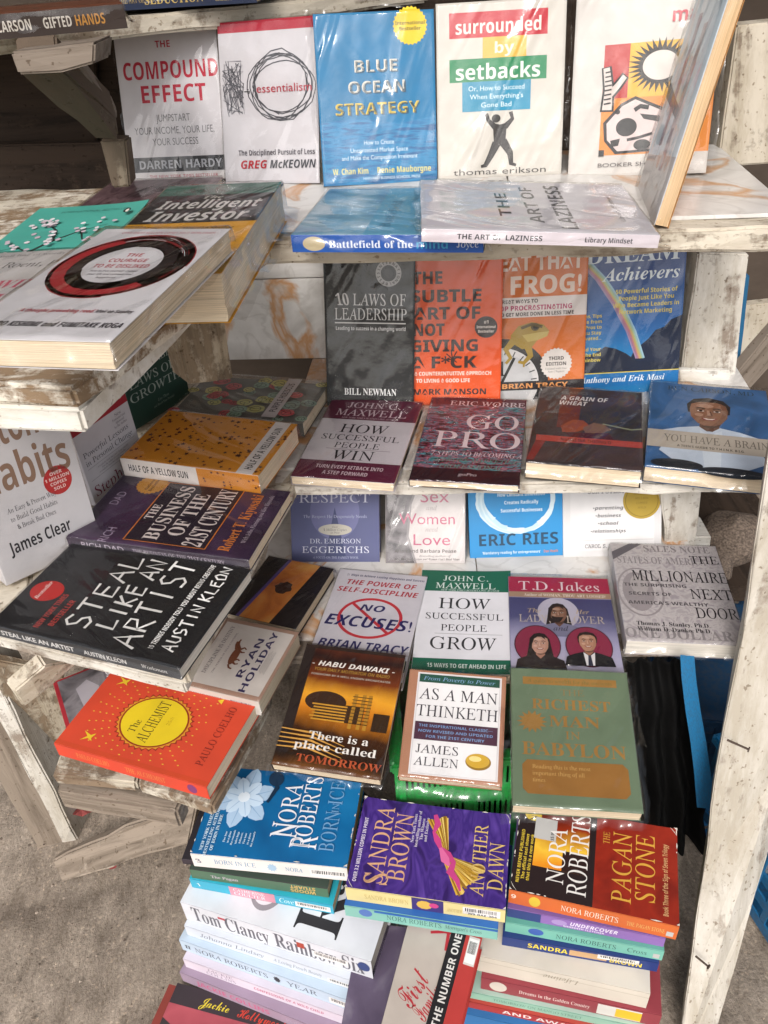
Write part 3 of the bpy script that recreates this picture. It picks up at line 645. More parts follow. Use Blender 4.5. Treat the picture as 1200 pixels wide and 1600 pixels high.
# ------------------------------------------------------------------ printed pictures shared by covers
def bust(c, u, v, s, skin, hair, cloth, dark, smile=True, beard=False, longhair=False, tie=None):
    """a printed head and shoulders; s = head height as fraction of the face of the book"""
    W_, H_ = c.dims; k = H_ / W_
    X = lambda x: u + x * s * k; Y = lambda y: v + y * s
    if longhair: c.P([(X(a), Y(b)) for a, b in ((-.36, -.35), (-.2, -.58), (0, -.64), (.22, -.58), (.38, -.3), (.44, .2), (.50, .68), (.2, .8), (-.22, .8), (-.52, .66), (-.44, .2))], hair)
    c.P([(X(a), Y(b)) for a, b in ((-.95, 1.25), (-.86, .78), (-.5, .6), (-.16, .5), (.16, .5), (.5, .6), (.86, .78), (.95, 1.25))], cloth)
    c.P([(X(a), Y(b)) for a, b in ((-.15, .3), (.15, .3), (.17, .52), (0, .72), (-.17, .52))], dark)
    if not longhair: c.P([(X(a), Y(b)) for a, b in ((-.36, .0), (-.38, -.3), (-.26, -.52), (0, -.6), (.26, -.52), (.38, -.3), (.36, 0), (0, .1))], hair)
    c.P([(X(a), Y(b)) for a, b in ((-.33, -.12), (-.30, -.32), (-.15, -.42), (.15, -.42), (.30, -.32), (.33, -.12), (.31, .15), (.2, .38), (.08, .47), (-.08, .47), (-.2, .38), (-.31, .15))], skin)
    if beard: c.P([(X(a), Y(b)) for a, b in ((-.29, .1), (-.14, .17), (.14, .17), (.29, .1), (.22, .38), (.1, .54), (-.1, .54), (-.22, .38))], hair)
    if longhair: 
        c.P([(X(a), Y(b)) for a, b in ((-.36, .2), (-.38, -.3), (-.2, -.55), (.02, -.5), (-.2, -.3), (-.29, .0), (-.31, .3))], hair)
        c.P([(X(a), Y(b)) for a, b in ((.36, .2), (.38, -.3), (.2, -.55), (-.02, -.5), (.2, -.3), (.29, .0), (.31, .3))], hair)
    mid = mixh(skin, dark, .5); hi = mixh(skin, '#ffe9d8', .28)
    c.P([(X(a), Y(b)) for a, b in ((.33, -.12), (.30, -.32), (.20, -.40), (.24, -.1), (.20, .15), (.10, .36), (.03, .46), (.08, .47), (.2, .38), (.31, .15))], mid)
    c.E(X(-.06), Y(-.27), .15 * s * k, .075 * s, hi, 20); c.E(X(-.17), Y(.08), .075 * s * k, .06 * s, hi, 16); c.P([(X(a), Y(b)) for a, b in ((-.035, -.1), (.015, -.1), (.03, .09), (-.03, .1))], hi)
    c.P([(X(a), Y(b)) for a, b in ((-.08, .47), (.08, .47), (.2, .38), (.16, .5), (0, .56), (-.14, .5))], mixh(dark, '#1a1010', .35))
    for q in (-1, 1): c.E(X(.14 * q), Y(-.075), .085 * s * k, .055 * s, mid, 14); c.E(X(.14 * q), Y(-.06), .062 * s * k, .026 * s, '#d8d0c8', 12)
    for q in (-1, 1):
        c.E(X(.14 * q), Y(-.06), .034 * s * k, .027 * s, '#2a1c16', 12); c.L([(X(.07 * q), Y(-.15)), (X(.15 * q), Y(-.175)), (X(.22 * q), Y(-.14))], .035 * s * k, hair if not longhair else '#3a261c')
    c.L([(X(.02), Y(-.05)), (X(.055), Y(.11)), (X(-.03), Y(.125))], .025 * s * k, dark)
    if smile:
        c.P([(X(a), Y(b)) for a, b in ((-.15, .2), (0, .235), (.15, .2), (.08, .29), (-.08, .29))], '#8a3f38'); c.P([(X(a), Y(b)) for a, b in ((-.11, .218), (0, .24), (.11, .218), (.05, .262), (-.05, .262))], '#efe6df')
    if tie: c.P([(X(a), Y(b)) for a, b in ((-.22, .56), (0, .78), (.22, .56), (.16, 1.25), (-.16, 1.25))], '#e8e6e6'); c.P([(X(a), Y(b)) for a, b in ((-.05, .72), (.05, .72), (.09, 1.25), (-.09, 1.25))], tie)
def mixh(a, b, t):
    a, b = [[int(h.lstrip('#')[i:i + 2], 16) for i in (0, 2, 4)] for h in (a, b)]
    return '#%02x%02x%02x' % tuple(round(x + (y - x) * t) for x, y in zip(a, b))
def barcode(c, u0, v0, u1, v1, vert=False, seed=3, tall=.62):
    rs = random.Random(seed); c.R(u0, v0, u1, v1, '#e6e2de'); c.nl()
    x = u0 + (u1 - u0) * .06
    while x < u1 - (u1 - u0) * .08:
        q = rs.choice((.006, .010, .016)) * (u1 - u0) / .3 * .6; c.P([(x, v0 + (v1 - v0) * .12), (x + q, v0 + (v1 - v0) * .12), (x + q, v0 + (v1 - v0) * tall), (x, v0 + (v1 - v0) * tall)], '#2a2a2c', True); x += q + rs.choice((.006, .011)) * (u1 - u0) / .3 * .7
def seal(c, u, v, r, col, words, tcol='#2b2410', n=26, sty='b', hh=.018):
    W_, H_ = c.dims; c.E(u, v, r, r * W_ / H_, col, n, spike=.09)
    for i, w_ in enumerate(words): c.T(w_, u, v + (i - (len(words) - 1) / 2) * hh * 1.55, hh, tcol, sty)
def worn(c, n=10, col='#d8d0c4', seed=1):
    """white creases and rubbed edges of an old paperback"""
    rs = random.Random(seed)
    for i in range(n):
        e = rs.random(); a = rs.uniform(.02, .98); l = rs.uniform(.01, .07)
        if e < .5: v = rs.choice((.004, .996)); c.L([(a, v), (a + l * .5, v + rs.uniform(-.002, .002)), (a + l, v)], [.002, .011, .003], col)
        elif e < .8: u = rs.choice((.005, .995)); c.L([(u, a), (u, a + l * .5), (u, a + l)], [.002, .013, .003], col)
        else:
            cu, cv_ = rs.choice(((0, 0), (1, 0), (1, 1), (0, 1))); q = rs.uniform(.04, .12); c.L([(abs(cu - q), cv_ + (.002 if cv_ == 0 else -.002)), (abs(cu - q * .45), abs(cv_ - q * .25)), (cu + (.002 if cu == 0 else -.002), abs(cv_ - q * .5))], [.001, .006, .002], col)
    for cu, cv_ in ((0, 0), (1, 0), (1, 1), (0, 1)):
        q = rs.uniform(.012, .03); c.P([(cu, cv_), (abs(cu - q), cv_), (cu, abs(cv_ - q * .8))], col)
FINE = ['a short line of small print', 'more small words here', 'and a further small line']
# ------------------------------------------------------------------ first row, standing
def d_compound(c):
    r = '#b5243c'
    c.T('THE', .47, .125, .042, r, 'b'); c.T('COMPOUND', .52, .285, .11, r, 'b', .93); c.T('EFFECT', .53, .435, .11, r, 'b', .64)
    c.T('JUMPSTART', .50, .59, .046, '#6b6a6e', 'n', .34); c.T('YOUR INCOME, YOUR LIFE,', .50, .67, .046, '#6b6a6e', 'n', .80); c.T('YOUR SUCCESS', .50, .745, .046, '#6b6a6e', 'n', .46)
    c.R(0, .845, 1, .945, '#2f3034'); c.T('DARREN HARDY', .53, .895, .055, '#a9abb2', 'b', .84); c.R(0, .95, 1, 1, '#d8d4d4'); c.T('THE NEW YORK TIMES BESTSELLER', .55, .975, .02, '#b5243c', 'n', .7)
def d_essential(c):
    c.R(0, 0, 1, .065, '#a81f33')
    rs = random.Random(4)
    for i in range(6): c.ring(.64 + rs.uniform(-.03, .03), .40 + rs.uniform(-.02, .02), .29 + rs.uniform(-.05, .05), .185 + rs.uniform(-.025, .025), .010, '#4b4b50', 30, .04, i * 50, i * 50 + 380)
    for i in range(9):
        p = []; u, v = .13, .40
        for k in range(9): p.append((u + rs.uniform(-.11, .12), v + rs.uniform(-.17, .17)))
        c.L(p, .006, '#5d5d63')
    c.L([(.25, .42), (.31, .42), (.29, .405)], .008, '#444444'); c.L([(.31, .42), (.29, .435)], .008, '#444444')
    c.T('essentialism', .66, .405, .05, '#b03a48', 'n', .56); c.T('The Disciplined Pursuit of Less', .56, .80, .034, '#555157', 'b', .80)
    c.T('GREG', .32, .875, .052, '#b02a35', 'O', .28, ); c.T('McKEOWN', .73, .875, .052, '#3a3a40', 'O', .48)
def d_blue(c):
    c.P([(0, .62), (.3, .60), (.7, .64), (1, .60), (1, 1), (0, 1)], SEA)
    seal(c, .80, .085, .145, '#e3c51d', ['International', 'Bestseller'], '#3d3a14', 26, 'b', .02)
    for w_, v, x in (('BLUE', .30, .36), ('OCEAN', .42, .48), ('STRATEGY', .545, .72)): c.T(w_, .50 + .01, v + .006, .068, '#12506e', 'b', x); c.T(w_, .50, v, .068, '#d9d4c8' if w_ != 'STRATEGY' else '#d8bd4a', 'b', x)
    for i, w_ in enumerate(('How to Create', 'Uncontested Market Space', 'and Make the Competition Irrelevant')): c.T(w_, .5, .745 + i * .045, .026, '#cfe2ec', 'n', (.26, .50, .66)[i])
    c.T('W. Chan Kim', .24, .915, .036, '#d8cf7a', 'b', .31); c.T('Ren\u00e9e Mauborgne', .71, .915, .036, '#d8cf7a', 'b', .47); c.T('HARVARD BUSINESS SCHOOL PRESS', .6, .962, .016, '#cfe2ec')
def d_surround(c):
    c.R(.10, .055, .86, .195, '#b92432'); c.R(.36, .195, .70, .31, '#d9ad4b'); c.R(.10, .31, .86, .44, '#14804f'); c.R(.20, .44, .74, .61, '#1589ac')
    c.T('surrounded', .48, .135, .075, '#e4dfd6', 'b', .66); c.T('by', .53, .255, .06, '#e9dfc9', 'b', .15); c.T('setbacks', .48, .385, .085, '#dfe6dc', 'b', .66)
    for i, w_ in enumerate(('Or, How to Succeed', "When Everything's", 'Gone Bad')): c.T(w_, .47, .478 + i * .048, .028, '#d7e9ec', 'n', (.44, .42, .24)[i])
    k = '#2b2624'
    c.L([(.39, .625), (.41, .665), (.455, .70), (.50, .715), (.55, .70), (.60, .66), (.585, .62)], [.03, .03, .045, .06, .045, .03, .03], k); c.E(.47, .655, .035, .024, k)
    c.P([(.445, .70), (.555, .695), (.545, .80), (.455, .81)], k); c.L([(.475, .80), (.43, .87), (.385, .93), (.35, .935)], [.07, .05, .035, .02], k); c.L([(.525, .79), (.585, .86), (.595, .925), (.635, .935)], [.07, .05, .035, .02], k)
    c.T('thomas erikson', .50, .965, .036, '#3d3733', 'n', .75)
def d_booker(c):
    c.R(.22, .285, .42, .58, '#b6332f'); c.R(.40, .285, 1, .57, '#e2ad33'); c.R(.22, .57, 1, .88, '#df8a35')
    k = '#1d1a19'
    c.E(.62, .41, .235, .145, k, 30, spike=.36); c.E(.62, .41, .125, .077, '#d9cfc8', 30)
    c.L([(.26, .64), (.265, .52), (.24, .40)], [.10, .085, .07], k); c.L([(.27, .55), (.33, .50), (.38, .45)], [.08, .07, .06], k)
    c.L([(.26, .63), (.265, .52), (.24, .405)], [.07, .055, .045], '#d9cdc6'); c.L([(.27, .55), (.33, .50), (.375, .455)], [.05, .04, .035], '#d9cdc6')
    for i in range(8): c.L([(.235, .43 + i * .024), (.285, .425 + i * .024)], .010, k)
    c.P([(.24, .70), (.36, .60), (.46, .565), (.74, .66), (.80, .86), (.34, .875), (.255, .80)], k); c.P([(.265, .705), (.37, .615), (.46, .582), (.71, .67), (.77, .85), (.355, .86), (.275, .795)], '#d8c5c2')
    c.E(.41, .73, .075, .05, k); c.E(.34, .645, .018, .013, k); c.P([(.50, .66), (.66, .68), (.70, .72), (.53, .69)], k); c.E(.53, .83, .06, .03, k); c.P([(.30, .80), (.37, .79), (.36, .83), (.31, .835)], k); c.L([(.42, .80), (.5, .79), (.6, .77)], .02, k); c.L([(.46, .64), (.50, .62), (.56, .63)], .03, k)
    c.R(.22, .85, .26, .885, k); c.T('BOOKER SHORTLIST', .52, .935, .022, '#57504c', 'n', .60); c.T('mad', .80, .16, .07, '#c03b4a', 'b')
def d_strip(c): pass
# ------------------------------------------------------------------ first row, lying
def d_battle(c):
    c.R(0, 0, .98, .40, CLOUD); c.R(.0, .38, 1, .99, '#5f9cb8')
    c.R(.05, .70, .40, .93, '#1f4852')
    c.T('Battlefield', .42, .47, .055, '#2e5d78', 's', .55, rot=0); c.T('of the', .70, .56, .035, '#38657f', 'i'); c.T('mind', .66, .66, .075, '#3c6a86', 's', .40); c.T('Winning the battle in your mind', .62, .78, .016, '#3c6a86')
    c.spine(); c.lay = 0; c.R(0, 0, 1, 1, '#2555a3'); c.E(.12, .5, .06, .42, '#b6a98a'); c.T('Battlefield of the', .42, .52, .42, '#d5dce8', 'S', .44); c.T('mind', .74, .52, .5, '#3f9ccc', 'b', .16); c.T('Joyce', .92, .5, .4, '#d5dce8', 's')
def d_lazy(c):
    c.R(.06, .02, .94, .30, PALEGREY)
    c.T('THE', .50, .375, .055, '#33333a', 'b', .46); c.T('ART OF', .52, .505, .060, '#46464e', 'b', .72); c.T('LAZINESS', .50, .635, .072, '#3a3a41', 'b', .86); c.T('Library Mindset', .48, .885, .022, '#43434a', 'n', .50)
    c.spine(); c.lay = 0; c.R(0, 0, 1, 1, '#cfc6cc'); c.T('THE ART OF LAZINESS', .33, .5, .42, '#2e2d33', 'b', .36); c.T('Library Mindset', .79, .5, .40, '#2e2d33', 'b', .20)
# ------------------------------------------------------------------ left rack, top
def d_dusk(c):
    c.R(0, 0, 1, 1, PLUM); c.E(.3, .75, .2, .12, '#b98f97'); c.E(.31, .76, .14, .08, '#6f4a52')
def d_ikigai(c):
    c.T('INTERNATIONAL BESTSELLER', .56, .10, .030, '#2d5f57', 'n', .60); k = '#26322f'
    c.L([(.30, .95), (.36, .70), (.46, .55), (.62, .42), (.80, .34)], [.05, .035, .03, .018, .006], k); c.L([(.46, .55), (.40, .40), (.28, .30), (.16, .26)], [.03, .022, .014, .006], k); c.L([(.36, .70), (.22, .62), (.10, .66)], [.025, .015, .006], k); c.L([(.62, .42), (.70, .55), (.80, .62)], [.02, .012, .006], k)
    rs = random.Random(9)
    for i in range(60):
        t_ = rs.choice(((.2, .28), (.3, .34), (.42, .5), (.6, .42), (.72, .38), (.75, .6), (.2, .62), (.36, .72), (.5, .62))); c.E(t_[0] + rs.gauss(0, .05), t_[1] + rs.gauss(0, .05), .022, .018, rs.choice(('#e6dfe2', '#d9c9d0', '#c8b6c0')), 7, jit=.2)
    c.E(.90, .20, .03, .035, '#1c2b2a'); c.E(.905, .205, .014, .024, '#e5ded2')
def d_winks(c):
    c.T('Susan Roent, Ph.D.', .55, .22, .085, '#5a5858', 'i', .95); c.T('WINK', .72, .52, .11, '#c0506a', 'I', .42); c.T('RULES', .62, .72, .12, '#c0506a', 'I', .5); c.T('a small line of words', .5, .06, .035, '#6d6a6a', 's')
def d_investor(c):
    c.R(0, 0, 1, .15, '#3f6d60'); c.R(0, .15, 1, .50, '#2b2a2b'); c.T('Benjamin Graham', .58, .085, .07, '#1d3a33', 'o', .72); c.T('The', .50, .185, .035, '#cfcac2', 'I'); c.T('Intelligent', .52, .275, .105, '#d9d6d2', 'O', .84); c.T('Investor', .50, .415, .12, '#d9d6d2', 'O', .80)
    c.T('Jason Zweig & Warren Buffer', .46, .575, .055, '#4d3a16', 'o', .8); c.R(.80, .90, 1, .99, '#e0b020')
def d_courage(c):
    rs = random.Random(2)
    c.T('OVER EIGHT MILLION COPIES SOLD WORLDWIDE', .55, .05, .020, '#c6888d', 'b', .74)
    for i in range(70):
        a = rs.uniform(0, 360); q = rs.uniform(-.085, .10); col = rs.choice(('#1d1415', '#251718', '#331a1b')) if q < .012 else rs.choice(('#9c2027', '#b32830', '#7c1a20', '#8a1c22'))
        c.ring(.50 + rs.uniform(-.006, .006), .385 + rs.uniform(-.006, .006), .36 + q, .238 + q * .64, rs.uniform(.010, .042), col, 44, .004, a, a + rs.uniform(60, 250)); c.lay -= 1
    c.nl(); c.ring(.50, .385, .31, .205, .085, '#1d1516', 60, .01, 150, 420); c.ring(.50, .385, .40, .262, .09, '#a3252c', 60, .008, 45, 240)
    for i in range(14): a = rs.uniform(230, 330); c.ring(.50, .385, .40 + rs.uniform(-.05, .06), .262 + rs.uniform(-.03, .03), rs.uniform(.004, .010), rs.choice(('#d3d0d2', '#241718', '#7c1a20')), 20, .004, a, a + rs.uniform(20, 60)); c.lay -= 1
    c.nl()
    c.E(.50, .385, .235, .150, '#d6d4d6', 40, jit=.03)
    for w_, v, x in (('THE', .30, .12), ('COURAGE', .355, .28), ('TO BE DISLIKED', .41, .40)): c.T(w_, .51, v, .034, '#b03d48', 'b', x)
    for i, w_ in enumerate(('How to free yourself, change', 'your life and achieve real', 'happiness')): c.T(w_, .50, .458 + i * .030, .015, '#4c464a', 'O', (.34, .32, .14)[i])
    c.T("'A thought-provoking read.'", .46, .795, .024, '#b8505a', 'O', .50); c.T('Mail on Sunday', .83, .795, .022, '#4c464a', 'O', .24)
    c.T('ICHIRO KISHIMI and FUMITAKE KOGA', .52, .895, .034, '#403c40', 'O', .90)
# ------------------------------------------------------------------ second row, standing
def d_laws(c):
    g = '#d7d6d6'
    c.E(.71, .135, .14, .085, '#b9b9ba', 30); c.E(.71, .135, .085, .052, '#26282b', 30); c.E(.71, .135, .05, .030, '#3a3c3f'); 
    for a in range(18): c.T('INTERNATIONALBESTSE'[a], .71 + math.cos(R(a * 20 - 160)) * .112, .135 + math.sin(R(a * 20 - 160)) * .068, .018, '#2b2c2f', 'b', rot=a * 20 - 70)
    c.T('10 LAWS OF', .51, .305, .075, g, 's', .78); c.T('LEADERSHIP', .51, .400, .075, g, 's', .80); c.R(.11, .455, .90, .463, g); c.T('Leading to success in a changing world', .51, .495, .024, g, 'b', .78); c.T('BILL NEWMAN', .50, .93, .046, '#e6e6e6', 'S', .60)
def d_subtle(c):
    k = '#362320'; c.R(0, 0, 1, .02, '#c4281f'); c.T('OVER NINE MILLION COPIES SOLD', .55, .045, .020, '#e8b9a4', 's', .74)
    for w_, v, x0, x1 in (('THE', .165, .10, .40), ('SUBTLE', .285, .08, .79), ('ART OF', .400, .10, .78), ('NOT', .51, .10, .42), ('GIVING', .62, .06, .76), ('A F*CK', .735, .06, .75)): c.T(w_, (x0 + x1) / 2, v, .083, k, 'B', x1 - x0)
    c.E(.84, .50, .115, .073, '#2b2022', 26); c.T('#1', .84, .465, .022, '#e8ddd4', 'b'); c.T('International', .84, .498, .018, '#e8ddd4', 'b', .19); c.T('Bestseller', .84, .528, .018, '#e8ddd4', 'b', .16)
    c.T('A COUNTERINTUITIVE APPROACH', .50, .815, .027, '#f0dccf', 'B', .80); c.T('TO LIVING A GOOD LIFE', .40, .865, .027, '#f0dccf', 'B', .56); c.T('MARK MANSON', .47, .945, .042, k, 'B', .76)
    for i in range(7): c.L([(.50, .715), (.50 + .07 * math.cos(i * .9), .70 + .05 * math.sin(i * .9))], .012, k)
def d_frog(c):
    w = '#ecd9cb'; c.T('EAT THAT', .53, .10, .105, w, 'B', .84); c.T('FROG!', .58, .25, .125, w, 'B', .72); c.R(0, .335, 1, .475, '#e8e0dc')
    c.T('21 GREAT WAYS TO', .26, .362, .026, '#4a423f', 'B', .48, ); c.T('STOP PROCRASTINATING', .44, .408, .034, '#b83968', 'B', .82); c.T('AND GET MORE DONE IN LESS TIME', .46, .452, .026, '#4a423f', 'B', .82)
    c.E(.12, .92, .50, .30, '#2b2a2c', 40); c.E(.10, .94, .42, .255, '#d8d6d6', 40); c.E(.10, .94, .36, .215, '#c8c8ca', 40)
    for a in range(-80, 10, 15): c.L([(.10 + .40 * math.cos(R(a)), .94 + .245 * math.sin(R(a))), (.10 + .34 * math.cos(R(a)), .94 + .205 * math.sin(R(a)))], .012, '#444')
    c.T('1', .12, .84, .10, '#222', 'I'); c.L([(.12, .95), (.26, .76)], .03, '#222')
    y = '#a88a2c'; y2 = '#c2ab57'; d = '#5b4a1d'
    c.P([(.22, .60), (.30, .535), (.44, .51), (.56, .53), (.62, .575), (.60, .615), (.50, .64), (.44, .69), (.34, .70), (.25, .66)], y); c.P([(.34, .60), (.5, .585), (.62, .58), (.60, .615), (.50, .64), (.40, .65)], y2)
    c.E(.475, .545, .045, .028, d); c.E(.48, .545, .028, .018, '#1b1712'); c.L([(.26, .63), (.17, .70), (.22, .76), (.17, .80)], [.08, .06, .04, .03], y); c.L([(.40, .68), (.43, .75), (.36, .80), (.30, .79)], [.08, .06, .04, .03], y); c.L([(.36, .80), (.36, .83)], .02, y); c.L([(.33, .55), (.44, .525), (.55, .545)], .03, d)
    seal(c, .70, .815, .17, '#dfd8d2', ['THIRD', 'EDITION', ''], '#4a4340', 26, 'B', .026); c.T('Updated with Two', .70, .850, .014, '#4a4340', 'i'); c.T('New Chapters', .70, .872, .014, '#4a4340', 'i')
    c.R(0, .935, 1, 1, '#2b2629'); c.T('BRIAN TRACY', .48, .968, .036, '#dd9a5c', 'B', .70)
def d_dream(c):
    c.R(0, 0, 1, 1, SKY2); 
    c.P([(.52, .83), (.56, .76), (.62, .71), (.70, .66), (.76, .60), (.84, .58), (.90, .53), (1, .50), (1, .90), (.5, .90)], '#1a2740'); c.P([(0, .82), (.08, .76), (.2, .75), (.3, .70), (.4, .72), (.5, .76), (.6, .82), (.75, .83), (.86, .84), (1, .87), (1, .90), (0, .90)], '#17233a')
    for i, col in enumerate(('#a98fb0', '#c9889a', '#d9b978', '#b7cfa0', '#9fc4d4')): c.L([(.05 + i * .022, .10), (.20 + i * .021, .22), (.36 + i * .02, .40), (.50 + i * .018, .60), (.60 + i * .016, .80)], .022, col, i > 0)
    c.T('DREAM', .52, .055, .115, '#dfe9f0', 'S', .84); c.T('Achievers', .60, .195, .085, '#e8f0f4', 'I', .70)
    for i, w_ in enumerate(('50 Powerful Stories of', 'People Just Like You', 'Who Became Leaders in', 'Network Marketing')): c.T(w_, .66, .315 + i * .048, .030, '#e3cf54', 'b', (.56, .50, .60, .48)[i])
    for i, w_ in enumerate(('Ideas, Tips', 'Advice from', 'Pros to', 'Help You Stay', 'Motivated...', '', 'Find Your', 'Way to the End', 'of the Rainbow')): c.T(w_, .26, .475 + i * .040, .024, '#e3cf54', 'b', None, 'r')
    c.R(0, .893, 1, .90, '#d8c552'); c.R(0, .90, 1, 1, '#1b6fae'); c.T('Anthony and Erik Masi', .47, .945, .042, '#e4eef2', 'I', .80)
# ------------------------------------------------------------------ second row, lying
def d_hibiscus(c):
    rs = random.Random(12)
    for i in range(46):
        u, v = rs.uniform(0, 1), rs.uniform(0, .98)
        if .68 < v < .80: continue
        col = rs.choice(('#b5434a', '#c24c50', '#b8b468', '#8aa38c', '#7f9486', '#c4b96a')); r = rs.uniform(.05, .09); c.E(u, v, r * 1.1, r * .8, col, 16, jit=.08)
        c.ring(u, v, r * .65, r * .48, .008, '#2b2c30', 14, .08)
        for k in range(3): a = rs.uniform(0, 6.3); c.L([(u, v), (u + r * math.cos(a), v + r * .8 * math.sin(a))], .006, '#2b2c30', True)
    c.R(0, .69, 1, .795, '#bdb4b3'); c.T('PURPLE HIBISCUS', .50, .742, .05, '#4a4246', 'b', .74)
def d_sun(c):
    rs = random.Random(5)
    def stars(n, u0, u1, v0, v1, r0):
        for i in range(n):
            u, v, r, a0 = rs.uniform(u0, u1), rs.uniform(v0, v1), rs.uniform(.6, 1.3) * r0, rs.uniform(0, 360); W_, H_ = c.dims
            c.P([(u + r * (1 if k % 2 == 0 else .42) * math.cos(R(a0 + k * 36)), v + r * W_ / H_ * (1 if k % 2 == 0 else .42) * math.sin(R(a0 + k * 36))) for k in range(10)], rs.choice(('#5b2a22', '#4a211e', '#6d3523')), i > 0)
    stars(120, .03, .97, .02, .83, .027); stars(14, .03, .97, .96, 1, .022)
    c.R(0, .84, 1, .955, '#d6cfcb'); c.T('HALF OF A YELLOW SUN', .48, .90, .052, '#2b2424', 'b', .80)
    c.spine(); c.lay = 0; c.R(0, 0, 1, 1, '#bf7a26'); c.R(0, 0, .56, 1, '#cfc7c2'); c.T('HALF OF A YELLOW SUN', .27, .45, .36, '#2b2424', 'b', .44); stars(16, .6, 1, .1, .9, .012)
def d_win(c):
    k = '#2a2327'; c.R(0, 0, 1, .285, '#5c1f38'); c.R(0, .80, 1, 1, '#5c1f38'); w = '#cdb9c0'
    c.T('JOHN C.', .50, .085, .075, w, 's', .58); c.T('MAXWELL', .50, .190, .085, w, 's', .76); c.T('NEW YORK TIMES BESTSELLING AUTHOR', .5, .262, .022, w, 'i', .6)
    c.T('HOW', .50, .40, .105, k, 's', .50); c.T('SUCCESSFUL', .50, .515, .065, k, 's', .80); c.T('PEOPLE', .5, .610, .062, k, 's', .46); c.R(.2, .655, .85, .66, '#8d8488'); c.T('WIN', .50, .725, .105, k, 's', .42)
    c.T('TURN EVERY SETBACK INTO', .52, .865, .038, w, 'b', .66); c.T('A STEP FORWARD', .50, .93, .038, w, 'b', .44)
def d_gopro(c):
    c.R(0, 0, 1, 1, PIX); w = '#d8c8cc'; c.R(0, 0, 1, .10, '#5e1f2c')
    c.T('ERIC WORRE', .60, .075, .058, w, 'w', .78); c.T('GO', .68, .31, .175, w, 's', .52); c.T('PRO', .55, .53, .185, w, 's', .84); c.T('7 STEPS TO BECOMING A', .57, .695, .045, w, 'i', .86); c.T('NETWORK MARKETING', .56, .765, .042, '#4f9083', 'i', .84); c.T('PROFESSIONAL', .54, .832, .042, '#5d9d8f', 'i', .60); c.R(.0, .86, 1, .995, '#31161f'); c.T('goPro', .52, .915, .03, w, 'i')
def d_wheat(c):
    c.R(0, 0, 1, 1, DUSKY); c.R(.22, .10, .42, .55, '#67302a'); 
    c.T('CLASSICS', .35, .065, .036, '#7a7672', 'n', .26); c.T('A GRAIN OF', .45, .145, .055, '#d8d4d0', 'O', .46); c.T('WHEAT', .35, .215, .055, '#d8d4d0', 'O', .27)
    c.P([(.26, .53), (.36, .44), (.46, .44), (.52, .50), (.47, .56), (.40, .60), (.28, .61)], '#8f4a36'); c.P([(.46, .54), (.56, .46), (.66, .48), (.72, .54), (.62, .60), (.50, .62)], '#7a5a4c'); c.L([(.64, .47), (.9, .52), (1, .50)], .02, '#8d9075'); c.P([(.3, .62), (.7, .58), (.75, .66), (.45, .72)], '#4a1f2a')
    c.R(.05, .665, 1, .735, '#a8453c'); c.T('NGUGI WA THIONG\u2019O', .5, .70, .035, '#5c2b28', 'b', .45); c.P([(0, .97), (.05, .74), (.14, .74), (.06, .97)], '#7d2c2a')
def d_brain(c):
    c.R(0, 0, 1, 1, BLUEPHOTO); c.T('BEN CARSON, MD', .52, .06, .05, '#33424d', 's', .74)
    bust(c, .50, .35, .32, '#8d6149', '#2a2120', '#c6d2e0', '#654434', True); c.P([(.10, .82), (.2, .60), (.5, .57), (.82, .60), (.93, .86), (.7, .98), (.3, .98)], '#c2cedd'); c.P([(.42, .56), (.50, .62), (.60, .55), (.57, .97), (.45, .97)], '#d2dce6')
    c.E(.24, .95, .20, .05, '#1d232c'); c.E(.66, .985, .26, .05, '#20262f')
    c.R(0, .60, 1, .79, '#b7ada0'); c.T('YOU HAVE A BRAIN', .54, .68, .075, '#6f685f', 's', .82); c.T("A TEEN'S GUIDE TO T.H.I.N.K. B.I.G.", .50, .757, .022, '#453f3a', 'b', .52)
# ------------------------------------------------------------------ third row, standing
def d_respect(c):
    w = '#aeb3cb'; c.E(.5, .45, .28, .30, '#6b6d96', 30); c.P([(.38, .95), (.5, .4), (.62, .95)], '#3f456b'); c.T('LOVE &', .5, .12, .10, w, 's', .5); c.T('RESPECT', .5, .30, .095, '#c3c5d6', 's', .80)
    c.T('The Respect He Desperately Needs', .5, .50, .032, w, 's', .72); c.E(.5, .645, .19, .062, '#b9b4a8', 30); c.T('Over', .5, .615, .022, '#5b5a68', 'i'); c.T('1 Million Copies', .5, .645, .026, '#5b5a68', 'i'); c.T('in Print', .5, .677, .022, '#5b5a68', 'i')
    c.T('DR. EMERSON', .5, .77, .050, '#c8cbdc', 's', .58); c.T('EGGERICHS', .5, .865, .070, '#d0d2e0', 's', .76); c.T('A FOCUS ON THE FAMILY BOOK', .5, .95, .024, w, 's', .52)
def d_sex(c):
    p = '#b85a78'; c.P([(0, 0), (.45, 0), (.30, .35), (.26, .70), (.36, 1), (0, 1)], GREYPHOTO); c.P([(.45, 0), (.30, .35), (.26, .70), (.36, 1), (.39, 1), (.29, .70), (.33, .35), (.48, 0)], '#8f8a8c', True)
    c.T('Why Men Want', .6, .08, .06, p, 'n'); c.T('Sex', .62, .26, .14, p, 'n', .36); c.T('and', .58, .39, .05, '#9a8f92', 'i'); c.T('Women', .52, .51, .12, p, 'n', .70); c.T('need', .58, .625, .05, '#9a8f92', 'i'); c.T('Love', .58, .74, .12, p, 'n', .46)
    c.T('Allan and Barbara Pease', .50, .865, .038, '#57504f', 'b', .78); c.T('Bestselling authors of', .62, .92, .022, '#4f4a49', 'i', .4); c.T("Why Men Don't Listen and Women Can't Read Maps", .52, .955, .022, '#4f4a49', 'I', .82)
